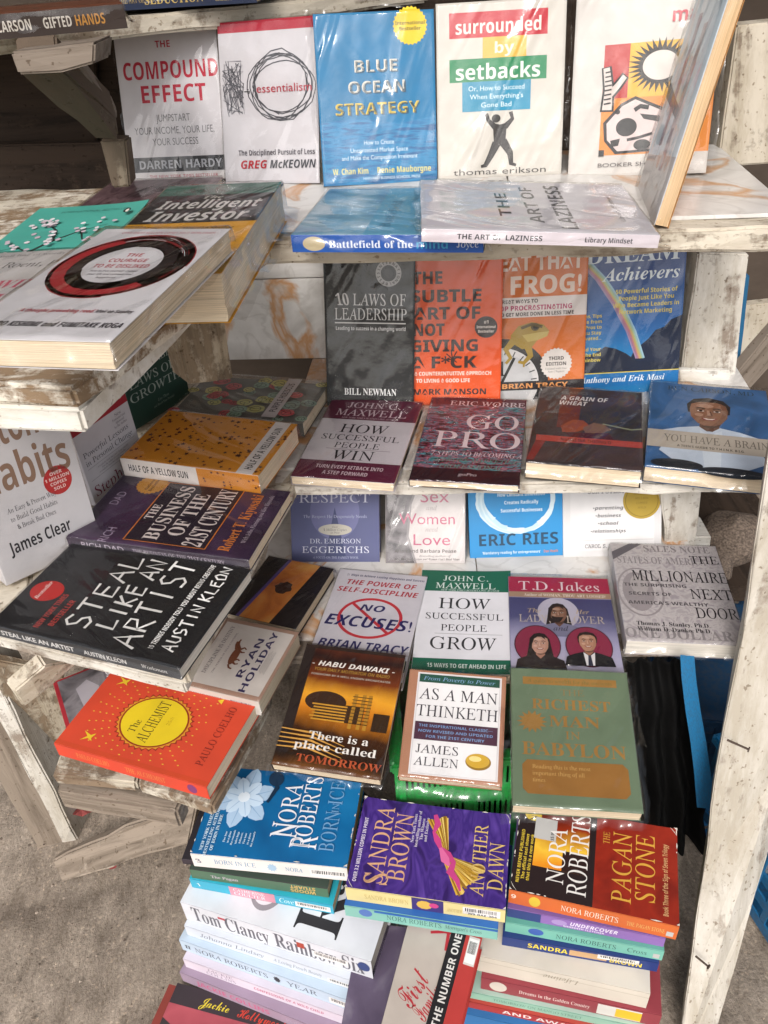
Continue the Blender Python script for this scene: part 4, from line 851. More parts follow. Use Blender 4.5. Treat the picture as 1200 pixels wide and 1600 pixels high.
def d_ries(c):
    c.R(0, 0, 1, .03, '#cfd8da'); 
    for i in range(5): c.ring(.5 + .01 * i, .36, .40 - .012 * i, .36 - .01 * i, .045, ('#c9dbe3', '#b4cfdd')[i % 2], 44, .018, 20 + i * 30, 330 + i * 22)
    c.E(.50, .33, .335, .29, '#2a86c0', 40, jit=.015)
    for i, w_ in enumerate(('How Constant Innovation', 'Creates Radically', 'Successful Businesses')): c.T(w_, .56, .30 + i * .088, .038, '#d3e4ec', 'b', (.50, .36, .44)[i])
    c.T('ERIC RIES', .52, .80, .13, '#17415c', 'b', .84); c.T("'Mandatory reading for entrepreneurs'", .44, .945, .03, '#c8dde8', 'b', .62); c.T('Dan Heath', .86, .945, .03, '#c07a5a', 'b', .15)
def d_dweck(c):
    k = '#444248'; c.R(.07, .1, .93, .93, '#d6d4d4'); c.R(.075, .105, .925, .925, '#dcdada'); c.R(0, 0, 1, .20, '#b9cbbc'); c.T('HOW WE CAN LEARN TO FULFILL', .5, .14, .034, k, 'm', .6); c.T('OUR POTENTIAL', .5, .225, .046, k, 'm', .50)
    for i, w_ in enumerate(('parenting', 'business', 'school', 'relationships')): c.T('\u2022' + w_, .46, .42 + i * .092, .040, k, 'O', (.31, .26, .21, .36)[i])
    c.E(.80, .345, .19, .215, '#ad9236', 34); c.ring(.80, .345, .165, .185, .008, '#8a7428', 34)
    for i in range(4): c.T(('OVER ONE', 'MILLION', 'COPIES', 'SOLD')[i], .80, .26 + i * .055, .024, '#7a6522', 'i')
    c.R(.08, .80, .92, .805, '#bdbaba'); c.T('CAROL S. DWECK, Ph.D.', .50, .875, .045, k, 'm', .56)
# ------------------------------------------------------------------ third row, lying
def d_noexc(c):
    n = '#26235e'; r = '#b22c3c'; c.T('21 Ways to Achieve Lasting Happiness and Success', .54, .050, .022, '#3a3560', 'O', .88); c.T('THE POWER OF', .52, .125, .050, r, 'O', .78); c.T('SELF-DISCIPLINE', .50, .205, .050, r, 'O', .90)
    c.ring(.50, .47, .33, .185, .035, '#c2313c', 44); c.L([(.27, .34), (.73, .60)], .035, '#c2313c'); c.T('NO', .50, .375, .062, n, 'O', .27); c.T('EXCUSES!', .50, .515, .100, n, 'O', .92); c.T('BRIAN TRACY', .52, .735, .075, n, 'O', .94)
def d_grow(c):
    k = '#2c2b2e'; g = '#1c5a45'; w = '#c9d3cc'; c.R(0, 0, 1, .225, g); c.R(0, .875, 1, 1, g); c.T('JOHN C.', .50, .085, .055, w, 's', .50); c.T('MAXWELL', .50, .165, .060, w, 's', .66); c.T('NEW YORK TIMES BESTSELLING AUTHOR', .55, .212, .016, w, 'i', .64)
    c.T('HOW', .50, .350, .105, k, 's', .56); c.T('SUCCESSFUL', .5, .480, .060, k, 's', .82); c.T('PEOPLE', .5, .590, .060, k, 's', .48); c.R(.2, .645, .9, .65, '#a3a3a3'); c.T('GROW', .50, .735, .110, k, 's', .68); c.T('15 WAYS TO GET AHEAD IN LIFE', .54, .935, .035, w, 'b', .78)
def d_jakes(c):
    c.R(0, .2, 1, 1, MISTY); c.R(0, 0, 1, .145, '#a82a4a'); c.T('T.D. Jakes', .50, .085, .082, '#e6d3d8', 's', .80); c.R(0, .145, 1, .195, '#a88a72'); c.T('Author of WOMAN, THOU ART LOOSED!', .55, .172, .026, '#e2d5c6', 'S', .80)
    c.E(.47, .335, .20, .14, '#b9b4c4', 30); bust(c, .47, .345, .155, '#8a6450', '#271b1a', '#7d7c96', '#6d4a3c', False, True, True)
    c.T('The', .24, .325, .036, '#bfa98a', 'i'); c.T('LADY,', .24, .395, .062, '#c0b3a6', 's', .30); c.T('Her', .70, .325, .036, '#bfa98a', 'i'); c.T('LOVER', .72, .395, .062, '#c0b3a6', 's', .36); c.T('and', .48, .475, .040, '#3d3648', 'i', .14)
    for u in (.25, .72): c.E(u, .62, .215, .165, '#4f1f33', 34); c.E(u, .62, .205, .157, '#8e2c48', 34)
    bust(c, .27, .62, .155, '#c79a86', '#1f1614', '#241a1e', '#b5846e', True, False, True); bust(c, .71, .595, .150, '#b98a70', '#2a1f1d', '#17171c', '#a3755c', True, False, False, '#2a2f45')
def d_million(c):
    k = '#2a282d'; c.R(0, 0, 1, 1, BILL); g = '#7d7284'
    c.T('SALES NOTE', .62, .05, .07, '#938b8d', 'S', .62); c.T('STATES OF AMERICA', .45, .185, .075, '#979092', 'S', .82); c.ring(.20, .52, .20, .24, .02, '#a39b9d', 34); c.E(.18, .52, .14, .2, '#a39b9d', 20); c.E(.2, .45, .08, .1, '#b8b1b0', 20); c.T('ONE DOLLAR', .45, .925, .085, '#979092', 'S', .9)
    c.P([(.0, .10), (.18, 0), (.30, 0), (.0, .19)], '#6b666c'); c.T('THE', .85, .165, .085, k, 's', .26); c.T('MILLIONAIRE', .58, .355, .11, k, 's', .86); c.T('THE SURPRISING', .34, .455, .032, '#5f5a5e', 'b', .56); c.T('SECRETS OF', .28, .545, .032, '#5f5a5e', 'b', .38); c.T('NEXT', .82, .53, .10, k, 's', .36); c.T("AMERICA'S WEALTHY", .42, .635, .032, '#5f5a5e', 'b', .70); c.T('DOOR', .82, .715, .10, k, 's', .36)
    c.T('Thomas J. Stanley, Ph.D.', .42, .835, .036, k, 'S', .62); c.T('William D. Danko, Ph.D.', .42, .885, .036, k, 'S', .62)
def d_sunset(c):
    c.R(0, 0, 1, 1, '#231d1f'); c.P([(.34, 0), (.80, 0), (.62, 1), (.16, 1)], SUNSET); c.E(.5, .45, .12, .09, '#3a2320', 16, jit=.2); c.L([(.34, 0), (.16, 1)], .05, '#5b4a86')
def d_holiday(c):
    c.R(.06, .04, .95, .96, '#d6cfc8'); c.R(.05, .03, .955, .036, '#8d7263'); n = '#37305c'
    c.T('RYAN', .52, .60, .082, n, 'b', .56); c.T('HOLIDAY', .50, .73, .085, n, 'b', .86)
    c.T('DISCIPLINE IS DESTINY', .55, .16, .05, '#4a3f4a', 's', .7); c.T('THE POWER OF SELF-CONTROL', .52, .26, .022, '#6d6268', 's', .6)
    h = '#7d4a33'; c.E(.50, .40, .13, .05, h, 20); c.L([(.60, .39), (.66, .35), (.70, .345)], [.07, .05, .04], h); c.P([(.66, .335), (.74, .35), (.73, .37), (.66, .36)], h)
    for x, k in ((.41, -.02), (.44, .02), (.57, -.01), (.60, .03)): c.L([(x, .43), (x + k, .465), (x + k * .3, .50)], [.03, .02, .015], h)
    c.L([(.37, .39), (.33, .42), (.32, .46)], .02, h); c.lines(.5, .80, .022, 4, 0, .013, '#5d545c', 'c', 'i', ['#1 New York Times bestselling author of', 'Ego Is the Enemy and The Obstacle Is the Way'])
    c.spine(); c.lay = 0; c.R(0, 0, 1, 1, '#cfc7be'); c.T('DISCIPLINE IS DESTINY', .3, .5, .35, '#5d5058', 's', .45); c.T('RYAN HOLIDAY', .76, .5, .42, n, 'b', .26)
def d_alchemist(c):
    g = '#d9a83a'; c.R(.0, .0, .05, 1, '#c04426')
    c.E(.50, .48, .345, .245, '#8a2c1c', 36, spike=.10); c.E(.50, .48, .325, .230, '#d08a2c', 36, spike=.06); c.E(.50, .48, .30, .212, '#8a3418', 40); c.E(.50, .48, .285, .201, '#d9bd22', 44)
    for a in range(0, 360, 12):
        for q in range(4):
            rr = 1.28 + q * .20; u, v = .5 + math.cos(R(a)) * .30 * rr, .48 + math.sin(R(a)) * .212 * rr
            if .06 < u < .96 and .03 < v < .97 and not (v > .78): c.P([(u - .008, v), (u, v - .008), (u + .008, v), (u, v + .008)], g, True)
    c.T('The', .40, .385, .045, '#2a2216', 's', .15); c.T('ALCHEMIST', .50, .475, .072, '#2a2216', 's', .50); c.T('25th', .55, .57, .022, '#b89a1a', 'i'); c.T('PAULO COELHO', .53, .885, .046, '#7c241c', 's', .70)
    for u, v in ((.16, .16), (.86, .12)): c.P([(u - .06, v - .03), (u, v), (u + .05, v - .04), (u + .02, v + .015), (u + .05, v + .04), (u - .01, v + .03), (u - .04, v + .045), (u - .02, v + .01)], '#d8b52c')
    c.P([(.88, .80), (.95, .80), (.915, .765)], '#d8b52c')
    c.spine(); c.lay = 0; c.R(0, 0, 1, 1, '#cf4630'); c.T('PAULO COELHO', .25, .5, .4, '#e08a4a', 's', .22); c.T('THE ALCHEMIST', .6, .5, .4, '#e08a4a', 's', .26); c.E(.90, .5, .03, .35, '#7a3a6a')
def d_greypic(c):
    c.R(.06, .03, .96, .97, GREYPHOTO); c.P([(.3, .3), (.5, .2), (.65, .4), (.6, .8), (.35, .8)], '#a8a2a8'); c.R(.78, .03, .93, .97, '#6d666c'); c.T('DAVID', .855, .4, .07, '#d8d2d4', 'b', .5, rot=90)
# ------------------------------------------------------------------ left rack, middle
def d_steal(c):
    w = '#e4e2de'; c.E(.40, .105 + .01, .105, .085, '#b9241f', 30)
    c.T('Bestseller', .40, .095, .022, '#e8d8d0', 'I'); c.T('NEW YORK TIMES', .40 - .17, .16 + .02, .03, '#a3332e', 'b', .30) if False else None
    c.T('NEW YORK TIMES', .235, .225, .030, '#b23a34', 'b', .34); c.T('BESTSELLER', .235, .285, .030, '#b23a34', 'b', .26)
    def hand(txt, u, v, h, w_, st=.020):
        G = dict(S=[[(.85, .05), (.4, 0), (.1, .2), (.3, .45), (.7, .55), (.9, .78), (.6, 1), (.1, .93)]], T=[[(0, .04), (1, .0)], [(.5, .02), (.46, 1)]], E=[[(.9, 0), (.12, .05), (.08, 1), (.95, .95)], [(.1, .5), (.8, .46)]], A=[[(0, 1), (.5, 0), (1, 1)], [(.18, .62), (.85, .60)]], L=[[(.1, 0), (.06, 1), (.95, .94)]],
                 I=[[(.5, 0), (.46, 1)]], K=[[(.1, 0), (.08, 1)], [(.9, 0), (.12, .55), (.95, 1)]], N=[[(.05, 1), (.1, 0), (.88, 1), (.95, 0)]], R=[[(.08, 1), (.1, .02), (.75, .08), (.82, .35), (.15, .55), (.95, 1)]], U=[[(.05, 0), (.1, .8), (.5, 1), (.9, .8), (.95, 0)]], O=[[(.5, 0), (.05, .4), (.3, 1), (.85, .8), (.85, .2), (.5, 0)]])
        n = len(txt.replace(' ', '')) + .5 * txt.count(' '); x = u - w_ / 2; cw = w_ / n
        for ch in txt:
            if ch == ' ': x += cw * .5; continue
            k = .35 if ch == 'I' else .78
            for s_ in G[ch]: c.L([(x + cw * (.5 - k / 2 + k * a) + c.rs.uniform(-.004, .004), v + h * (b - .5) + c.rs.uniform(-.006, .006)) for a, b in s_], st, w)
            x += cw
    hand('STEAL', .52, .395, .115, .80); hand('LIKE AN', .545, .535, .095, .74); hand('ARTIST', .50, .68, .125, .90)
    c.T('10 THINGS NOBODY TOLD YOU ABOUT BEING CREATIVE', .53, .815, .026, w, 'O', .86); hand('AUSTIN KLEON', .53, .895, .060, .86, .014)
    c.spine(); c.lay = 0; c.R(0, 0, 1, 1, '#3b3b3d'); c.T('STEAL LIKE AN ARTIST', .26, .5, .45, '#cfcdca', 'N', .40); c.T('AUSTIN KLEON', .62, .5, .42, '#cfcdca', 'N', .22); c.T('Workman', .87, .5, .35, '#cfcdca', 's')
def d_business(c):
    w = '#dccfcb'; o = '#d07a34'; c.R(0, 0, 1, 1, PURPLEPHOTO); c.T('RICH', .10, .20, .05, '#9a8ba0', 'n', .20, ); c.T('DAD', .62, .09, .05, '#9a8ba0', 'n', .2)
    seal(c, .88, .215, .155, '#c58a2c', ['National', 'Bestseller'], '#5d3c14', 22, 'b', .018)
    c.R(.06, .30, .94, .755, '#241a28'); c.R(.06, .30, .94, .306, o); c.R(.06, .748, .94, .754, o); c.R(.06, .30, .068, .754, o); c.R(.932, .30, .94, .754, o)
    c.T('THE', .48, .345, .048, w, 'S', .22); c.T('BUSINESS', .50, .435, .082, w, 'S', .80); c.T('OF THE', .50, .545, .085, w, 'S', .62); c.T('21ST CENTURY', .50, .672, .100, w, 'S', .84)
    c.T('Robert T. Kiyosaki', .48, .845, .060, o, 'S', .82); c.T('With John Fleming and Kim Kiyosaki', .55, .92, .024, '#b8a9b4', 's', .70)
    c.spine(); c.lay = 0; c.R(0, 0, 1, 1, '#3a2f3d'); c.T('RICH DAD', .2, .5, .5, '#b5a9b5', 'n', .24); c.T('THE BUSINESS OF THE 21ST CENTURY', .62, .5, .4, '#b5a9b5', 's', .5)
def d_habits(c):
    g = '#8d6f5c'; k = '#2a282c'; c.T('Atomic', .60, .19, .17, g, 'b', .80); c.T('Habits', .50, .42, .18, g, 'b', .86)
    c.E(.76, .555, .14, .08, '#b52f2f', 30); 
    for i, w_ in enumerate(('OVER', '1 MILLION', 'COPIES', 'SOLD')): c.T(w_, .76, .512 + i * .028, .018, '#e6d0cb', 'b')
    for i, w_ in enumerate(('An Easy & Proven Way', 'to Build Good Habits', '& Break Bad Ones')): c.T(w_, .46, .615 + i * .05, .028, '#4a474b', 's', (.48, .46, .38)[i])
    c.T('James Clear', .44, .815, .070, k, 'b', .62)
def d_seven(c):
    k = '#3d3a44'; c.R(0, 0, 1, .28, '#a32a36'); c.T('HABITS', .5, .15, .12, '#e2d6d4', 'S', .9); c.T('New', .78, .33, .03, k, 's', .12); c.lines(.78, .37, .036, 3, 0, .024, k, 'c', 's', ['Foreword and', 'Afterword', 'by the Author'])
    c.T('Powerful Lessons', .47, .50, .055, k, 's', .82); c.T('in Personal Change', .49, .585, .055, k, 's', .86); c.R(.06, .64, .94, .644, '#8d8a90')
    c.lines(.5, .675, .028, 3, 0, .018, '#6a666e', 'c', 'i', ['A wonderful book that could change your life', 'from the author of a long bestseller']); c.R(.06, .76, .94, .764, '#8d8a90'); c.T('Stephen', .42, .88, .105, '#7c2f46', 's', .72)
def d_growth(c):
    w = '#b9c4bc'; c.T('THE 15', .5, .12, .09, w, 's', .5); c.T('INVALUABLE', .48, .27, .085, w, 's', .86); c.T('LAWS OF', .46, .44, .11, w, 's', .78); c.T('GROWTH', .48, .61, .115, w, 's', .88); c.T('Live Them', .55, .80, .038, '#93a39a', 'i'); c.T('and Reach Your Potential', .55, .86, .03, '#93a39a', 'i')
# ------------------------------------------------------------------ front row
def d_habu(c):
    c.R(0, 0, 1, 1, FIRE); w = '#e4dfd8'
    c.R(0, .02, .1, .9, '#241a18'); c.R(.0, .0, 1, .03, '#2a1d18')
    c.T('- HABU DAWAKI -', .52, .155, .042, w, 'O', .82); c.T('YOUR DAILY MOTIVATOR ON RADIO', .52, .205, .026, '#b08a3c', 'o', .74); c.T('FOREWORD BY A WELL KNOWN BROADCASTER', .52, .25, .016, '#a99f94', 'b', .78)
    c.E(.34, .47, .20, .085, '#3a2417', 26); c.R(.26, .48, .72, .62, '#3d2612')
    for i in range(6): c.R(.22 + (i % 2) * .02, .49 + i * .024, .56, .502 + i * .024, '#c99232')
    for x in (.60, .68, .74): c.R(x, .38, x + .035, .66, '#b07f2a')
    for i in range(9): c.R(.59, .40 + i * .027, .78, .406 + i * .027, '#4a3016')
    c.R(.82, .52, .97, .66, '#32200f'); 
    for i in range(5): c.L([(0, .72 + i * .035), (.3, .73 + i * .03), (.62, .80 + i * .03)], [.01, .02, .004], '#d09a4a')
    c.T('There is a', .55, .745, .058, w, 'S', .56); c.T('place called', .54, .825, .058, w, 'S', .76); c.T('TOMORROW', .60, .925, .055, '#b0512f', 'S', .78)
def d_think(c):
    k = '#38343a'; c.R(.09, .02, .955, .965, '#d9d6d6'); c.R(.10, .03, .945, .955, '#c8c4c6'); c.R(.11, .036, .935, .95, '#dcdada'); c.R(.11, .036, .935, .115, '#1f4a3c'); c.T('From Poverty to Power', .52, .075, .036, '#7d9fc0', 'i', .74)
    c.T('AS A MAN', .52, .225, .105, k, 's', .80); c.T('THINKETH', .52, .385, .105, k, 's', .82); c.R(.11, .49, .935, .655, '#47283a'); 
    for i, w_ in enumerate(('THE INSPIRATIONAL CLASSIC\u2014', 'NOW REVISED AND UPDATED', 'FOR THE 21ST CENTURY')): c.T(w_, .52, .525 + i * .048, .024, '#6f8fb8', 'b', (.74, .74, .58)[i])
    c.T('JAMES', .35, .735, .075, k, 's', .42); c.T('ALLEN', .35, .845, .075, k, 's', .44); c.E(.76, .81, .125, .072, '#8a6a1c', 30); c.E(.755, .80, .115, .062, '#c09a30', 30); c.E(.73, .785, .06, .025, '#e0cc84', 20)
def d_rich(c):
    o = '#96703a'; c.R(.10, .065, .90, .125, o); c.T('A guide to wealth for the ancients', .5, .095, .026, '#6f6a3c', 's', .72); c.T('THE', .52, .18, .045, '#85714a', 's', .2); c.T('RICHEST', .50, .275, .075, o, 'S', .66); c.T('MAN', .52, .40, .080, o, 'S', .42); c.T('IN', .50, .50, .055, o, 's', .12); c.T('BABYLON', .50, .605, .090, o, 'S', .84)
    c.E(.17, .41, .13, .085, o, 14, spike=.38); c.P([(.12, .685), (.88, .685), (.92, .72), (.92, .88), (.88, .915), (.12, .915), (.08, .88), (.08, .72)], '#8f6430')
    c.lines(.16, .73, .045, 3, 0, .026, '#bf9a5c', 'l', 's', ['Reading this is the most', 'important thing of all', 'times'])
# ------------------------------------------------------------------ pile tops
def d_ice(c):
    b = '#bcd3e6'; c.R(0, 0, 1, 1, ICE)
    rs = random.Random(8)
    for q in range(2):
        for k in range(6):
            a = R(k * 60 + q * 30 + 10); L_ = (.36, .24)[q]; wd = (.20, .15)[q]; p = []
            cx_, cy_ = .66, .235; W_, H_ = c.dims
            for s_, t_ in ((0, .03), (.35, .8), (.65, 1), (.88, .6), (1, 0), (.88, -.55), (.65, -.9), (.35, -.75), (0, -.03)):
                x = L_ * s_; y = wd * .5 * t_; p.append((cx_ + (x * math.cos(a) - y * math.sin(a)), cy_ + (x * math.sin(a) + y * math.cos(a)) * W_ / H_ * .92))
            c.P(p, ('#a9c3dc', '#c4d8ea')[q]); c.L([(cx_, cy_), (cx_ + L_ * .9 * math.cos(a), cy_ + L_ * .9 * math.sin(a) * W_ / H_ * .92)], [.015, .004], ('#86a6c8', '#9db9d6')[q])
    c.E(.66, .235, .06, .04, '#dfe9f2'); c.E(.9, .42, .09, .05, '#16304a', rot=-30); c.L([(.62, .40), (.80, .44), (.90, .42)], [.03, .05, .01], '#102b44')
    c.lines(.24, .06, .032, 3, 0, .020, '#cfe2ea', 'c', 'S', ['NEW YORK TIMES', 'BESTSELLING AUTHOR', 'OF BORN IN FIRE']); c.lines(.20, .19, .026, 8, 0, .013, '#cfe2ea', 'c', 'S', ['Fire lone', 'in a place', 'the romantic', 'tales huge', 'followers'])
    w = '#e6e6ea'; c.T('NORA', .56, .555, .115, w, 's', .60); c.T('N', .33, .56, .17, w, 's', .17); c.T('ROBERTS', .56, .685, .110, w, 's', .80); c.T('R', .22, .70, .17, w, 's', .14)
    c.T('BORN', .36, .85, .095, '#6f9cc4', 's', .44); c.T('IN', .62, .86, .045, '#6f9cc4', 's'); c.T('ICE', .79, .85, .095, '#6f9cc4', 's', .26); worn(c, 14, seed=4)
    c.spine(); c.lay = 0; c.R(0, 0, 1, 1, '#ddd8d2'); c.T('BORN IN ICE', .28, .45, .34, '#3f7fa8', 's', .27); c.E(.52, .5, .035, .34, '#9fb8cc', 10, spike=.3); c.T('NORA', .66, .5, .30, '#4f86a8', 's', .11); barcode(c, .76, .3, .99, .85, seed=2); c.T('3', .04, .5, .3, '#667', 's')
def d_dawn(c):
    g = '#d2b06a'; c.R(0, 0, 1, 1, SATIN); c.T('OVER 3.2 MILLION COPIES IN PRINT', .42, .045, .024, '#d6cdd8', 'b', .70)
    c.T('SANDRA', .50, .165, .115, '#cf9f78', 's', .84); c.T('BROWN', .50, .30, .115, '#cf9f78', 's', .74); c.T('S', .13, .18, .15, '#cf9f78', 's', .12); c.lines(.72, .37, .028, 4, 0, .020, '#cfc6d0', 'c', 'S', ['New York Times', 'bestselling author of', 'The Witness', 'and Exclusive'])
    rs = random.Random(3)
    def sheaf(u, v, a, L_, w0, w1, n, cols):
        for i in range(n):
            t_ = rs.uniform(-1, 1); W_, H_ = c.dims; ca, sa = math.cos(R(a)), math.sin(R(a)); l = L_ * rs.uniform(.85, 1.05)
            x0, y0, x1, y1 = 0, t_ * w0, l, t_ * w1 + rs.uniform(-.01, .01); c.L([(u + x0 * ca - y0 * sa, v + (x0 * sa + y0 * ca) * W_ / H_), (u + x1 * ca - y1 * sa, v + (x1 * sa + y1 * ca) * W_ / H_)], [.012, .018], rs.choice(cols), i > 0)
    cols = ('#d2a83c', '#e0c06a', '#b88a2c', '#c99a3a', '#8d6420')
    sheaf(.44, .60, 128, .36, .03, .20, 90, cols); c.nl(); sheaf(.52, .60, -20, .36, .02, .10, 50, cols)
    c.nl(); pk = '#c2407f'
    c.L([(.90, .50), (.80, .525), (.70, .505), (.62, .535), (.54, .56), (.47, .61), (.40, .655), (.30, .64), (.22, .69), (.12, .715)], [.04, .07, .03, .07, .04, .09, .05, .08, .05, .02], pk); c.L([(.54, .56), (.42, .60), (.36, .63)], [.03, .09, .02], '#d9689c')
    c.T('ANOTHER', .47, .815, .085, g, 's', .76); c.T('DAWN', .42, .925, .095, g, 's', .50); worn(c, 16, seed=6)
    c.spine(); c.lay = 0; c.R(0, 0, 1, 1, '#3d2f6e'); c.R(0, 0, .42, 1, '#d8c88c'); c.R(.62, 0, 1, 1, '#d8c88c'); c.T('SANDRA BROWN', .26, .5, .36, '#b39a55', 's', .28); c.E(.50, .5, .05, .35, '#cda94c', 10); c.E(.56, .45, .03, .2, pk); c.T('ANOTHER DAWN', .72, .62, .25, '#b39a55', 's', .16); barcode(c, .74, .15, .97, .72, seed=5); c.T('W9-BAE-364', .86, .66, .16, '#333', 'b', .18)
def d_pagan(c):
    w = '#e2dcd6'; o = '#cf9a3c'; c.R(0, 0, 1, 1, REDLEATHER); c.R(0, 0, 1, .50, '#241617'); c.R(.30, .12, .98, .46, FLAME); c.R(.30, .30, .52, .46, '#2a1512')
    c.E(.86, .09, .075, .055, '#c7a92c', 26); c.T('NR', .86, .09, .055, '#3d3210', 's'); c.R(.60, .11, .84, .25, '#b9b6b2'); c.T('$5.99', .66, .225, .020, '#333', 'b', rot=0)
    c.lines(.38, .04, .030, 3, 0, .020, '#d6b83c', 'c', 'b', ['NEVER BEFORE PUBLISHED', 'The official seal shows', 'that this is a new work'])
    c.T('NORA', .46, .265, .105, w, 's', .60); c.T('ROBERTS', .52, .40, .115, w, 's', .88); c.T('THE', .76, .565, .040, o, 's', .13); c.T('PAGAN', .48, .665, .115, o, 's', .74); c.T('STONE', .52, .805, .115, o, 's', .70); c.T('Book Three of the Sign of Seven Trilogy', .44, .925, .030, '#c99a6a', 'b', .74); worn(c, 16, seed=9)
    c.spine(); c.lay = 0; c.R(0, 0, 1, 1, '#c9652f'); c.E(.16, .5, .035, .38, '#d2b53a'); c.T('NORA ROBERTS', .49, .50, .42, '#e6d3c2', 's', .34); c.T('THE PAGAN STONE', .82, .55, .30, '#dcb26a', 's', .22); c.R(.94, .5, .98, .85, '#b9b6b2'); c.T('9', .03, .4, .3, '#e6d3c2', 'b')
# plain spines of the books lower in the piles
def sp(base, *items, codes=None):
    def f(c):
        c.spine(); c.lay = 0; c.R(0, 0, 1, 1, base)
        for it in items:
            if it[0] == 'R': c.R(*it[1:])
            elif it[0] == 'E': c.E(*it[1:])
            else: c.T(*it[:5], **(it[5] if len(it) > 5 else {}))
        if codes: barcode(c, *codes)
        c.front(); c.lay = 0
    return f
SEA = photo([(.35, '#0c6294'), (.5, '#1c7cab'), (.62, '#0b5688')], 30, (1, 6, 1), 4, .5)
CLOUD = photo([(.35, '#3b6f97'), (.5, '#6d98ae'), (.65, '#a9bcc6')], 16, (1, 1, 1), 5, .3)
PALEGREY = photo([(.3, '#b9b4bd'), (.6, '#c9c5cd')], 8)
PLUM = photo([(.35, '#5a4348'), (.55, '#836a6e'), (.7, '#4a363c')], 30, (2, 1, 1), 5, 1)
SKY2 = gradient([(0, '#1fa0c6'), (.35, '#1b86bd'), (.6, '#1a62a6'), (1, '#1b3f7c')], 1, -.10, .10, .05, 14)
PIX = photo([(.30, '#2a1a22'), (.40, '#7a2c40'), (.46, '#356478'), (.51, '#b06a78'), (.55, '#2a1a22'), (.59, '#4f93a0'), (.66, '#20171c')], 150, (.35, 1.6, 1), 3, .2, interp='CONSTANT')
DUSKY = photo([(.3, '#231f22'), (.5, '#3a3335'), (.68, '#4d3a3a')], 12, (1, 1, 1), 4, .4)
BLUEPHOTO = photo([(.3, '#284a70'), (.5, '#3d6798'), (.7, '#2b4868')], 12, (1, 1, 1), 4, .6)
GREYPHOTO = photo([(.32, '#4a474a'), (.5, '#7d787b'), (.66, '#3d3a3d')], 24, (1, 1, 1), 5, .8)
MISTY = gradient([(0, '#c5c0d2'), (.45, '#a5a2c0'), (.68, '#4d4d76'), (1, '#3a3960')], 1, -.07, .10, .04, 20)
BILL = photo([(.36, '#aea7a9'), (.5, '#c2bcbb'), (.64, '#a79fa3')], 60, (1, 1, 1), 5, 2)
SUNSET = photo([(.32, '#8a3c22'), (.5, '#c77a3a'), (.66, '#d9a45a')], 14, (1, 1, 1), 4, .6)
PURPLEPHOTO = photo([(.32, '#241a2b'), (.5, '#38283f'), (.68, '#4a3550')], 14, (1, 1, 1), 4, .5)
FIRE = gradient([(0, '#2b1a14'), (.14, '#7a4a1e'), (.24, '#24170f'), (.38, '#3a1f0e'), (.50, '#c87a1e'), (.58, '#d99a2c'), (.68, '#6d3214'), (.80, '#241514'), (.92, '#6a3018'), (1, '#1f1413')], 1, -.10, .12, .03, 22)
ICE = photo([(.34, '#0d4d7c'), (.5, '#115f92'), (.68, '#1a6fa2')], 10, (1, 1, 1), 3, .4)
SATIN = photo([(.36, '#2d1a55'), (.47, '#48307d'), (.54, '#37226a'), (.66, '#5a3f92')], 14, (1, 2.2, 1), 3, 1.6)
REDLEATHER = photo([(.32, '#6d1c14'), (.5, '#8a2718'), (.7, '#7a2016')], 26, (1, 1, 1), 5, .5)
FLAME = gradient([(0, '#a83c16'), (.35, '#d98a22'), (.55, '#e2b43a'), (.8, '#8a2c14'), (1, '#4a1812')], 0, -.03, .06, .03, 30)
WATERMELON = photo([(.35, '#8f3f48'), (.5, '#a9525a'), (.65, '#7c343d')], 8)
# ------------------------------------------------------------------ the books where they lie and stand
G0, G1, G1L, G2, G2L, G3, G3L, GF, GP = ('books on the highest plank', 'books standing in the first row', 'books lying along the first row', 'books standing in the second row', 'books lying along the second row',
    'books standing in the third row', 'books lying on the tiled counter', 'books displayed along the front', 'books in the piles')
GA, GB, GC = 'books on top of the left rack', 'books on the middle of the left rack', 'books on the low board of the left rack'
# highest plank
book(sp('#3a2f2a', ('BEN CARSON', .26, .5, .44, '#c9c2b8', dict(sty='b', w=.32)), ('GIFTED', .58, .5, .44, '#c9c2b8', dict(sty='b', w=.17)), ('HANDS', .78, .5, .44, '#b5813c', dict(sty='b', w=.18))),
     'dark brown wrapped book lying at the left end of the highest plank, spine outward', .019, flat=Z0 + .022, edge=((-70, 28), (192, 6), .13), base='#7d4a34', spine='#3a2f2a', group=G0)
book(sp('#1f2a44', ('THE ART OF', .24, .5, .28, '#b39a5c', dict(sty='s', w=.16)), ('SEDUCTION', .5, .5, .50, '#c4a860', dict(sty='S', w=.36)), ('ROBERT', .80, .34, .24, '#c4a860', dict(sty='s', w=.10)), ('GREENE', .80, .66, .24, '#c4a860', dict(sty='s', w=.10)), ('R', .92, .3, .95, .7, '#a8486a')),
     'navy blue wrapped book with gold spine lettering on the highest plank', .018, flat=Z0 + .023, edge=((142, -10), (398, -26), .15), base='#27324f', spine='#1f2a44', group=G0)
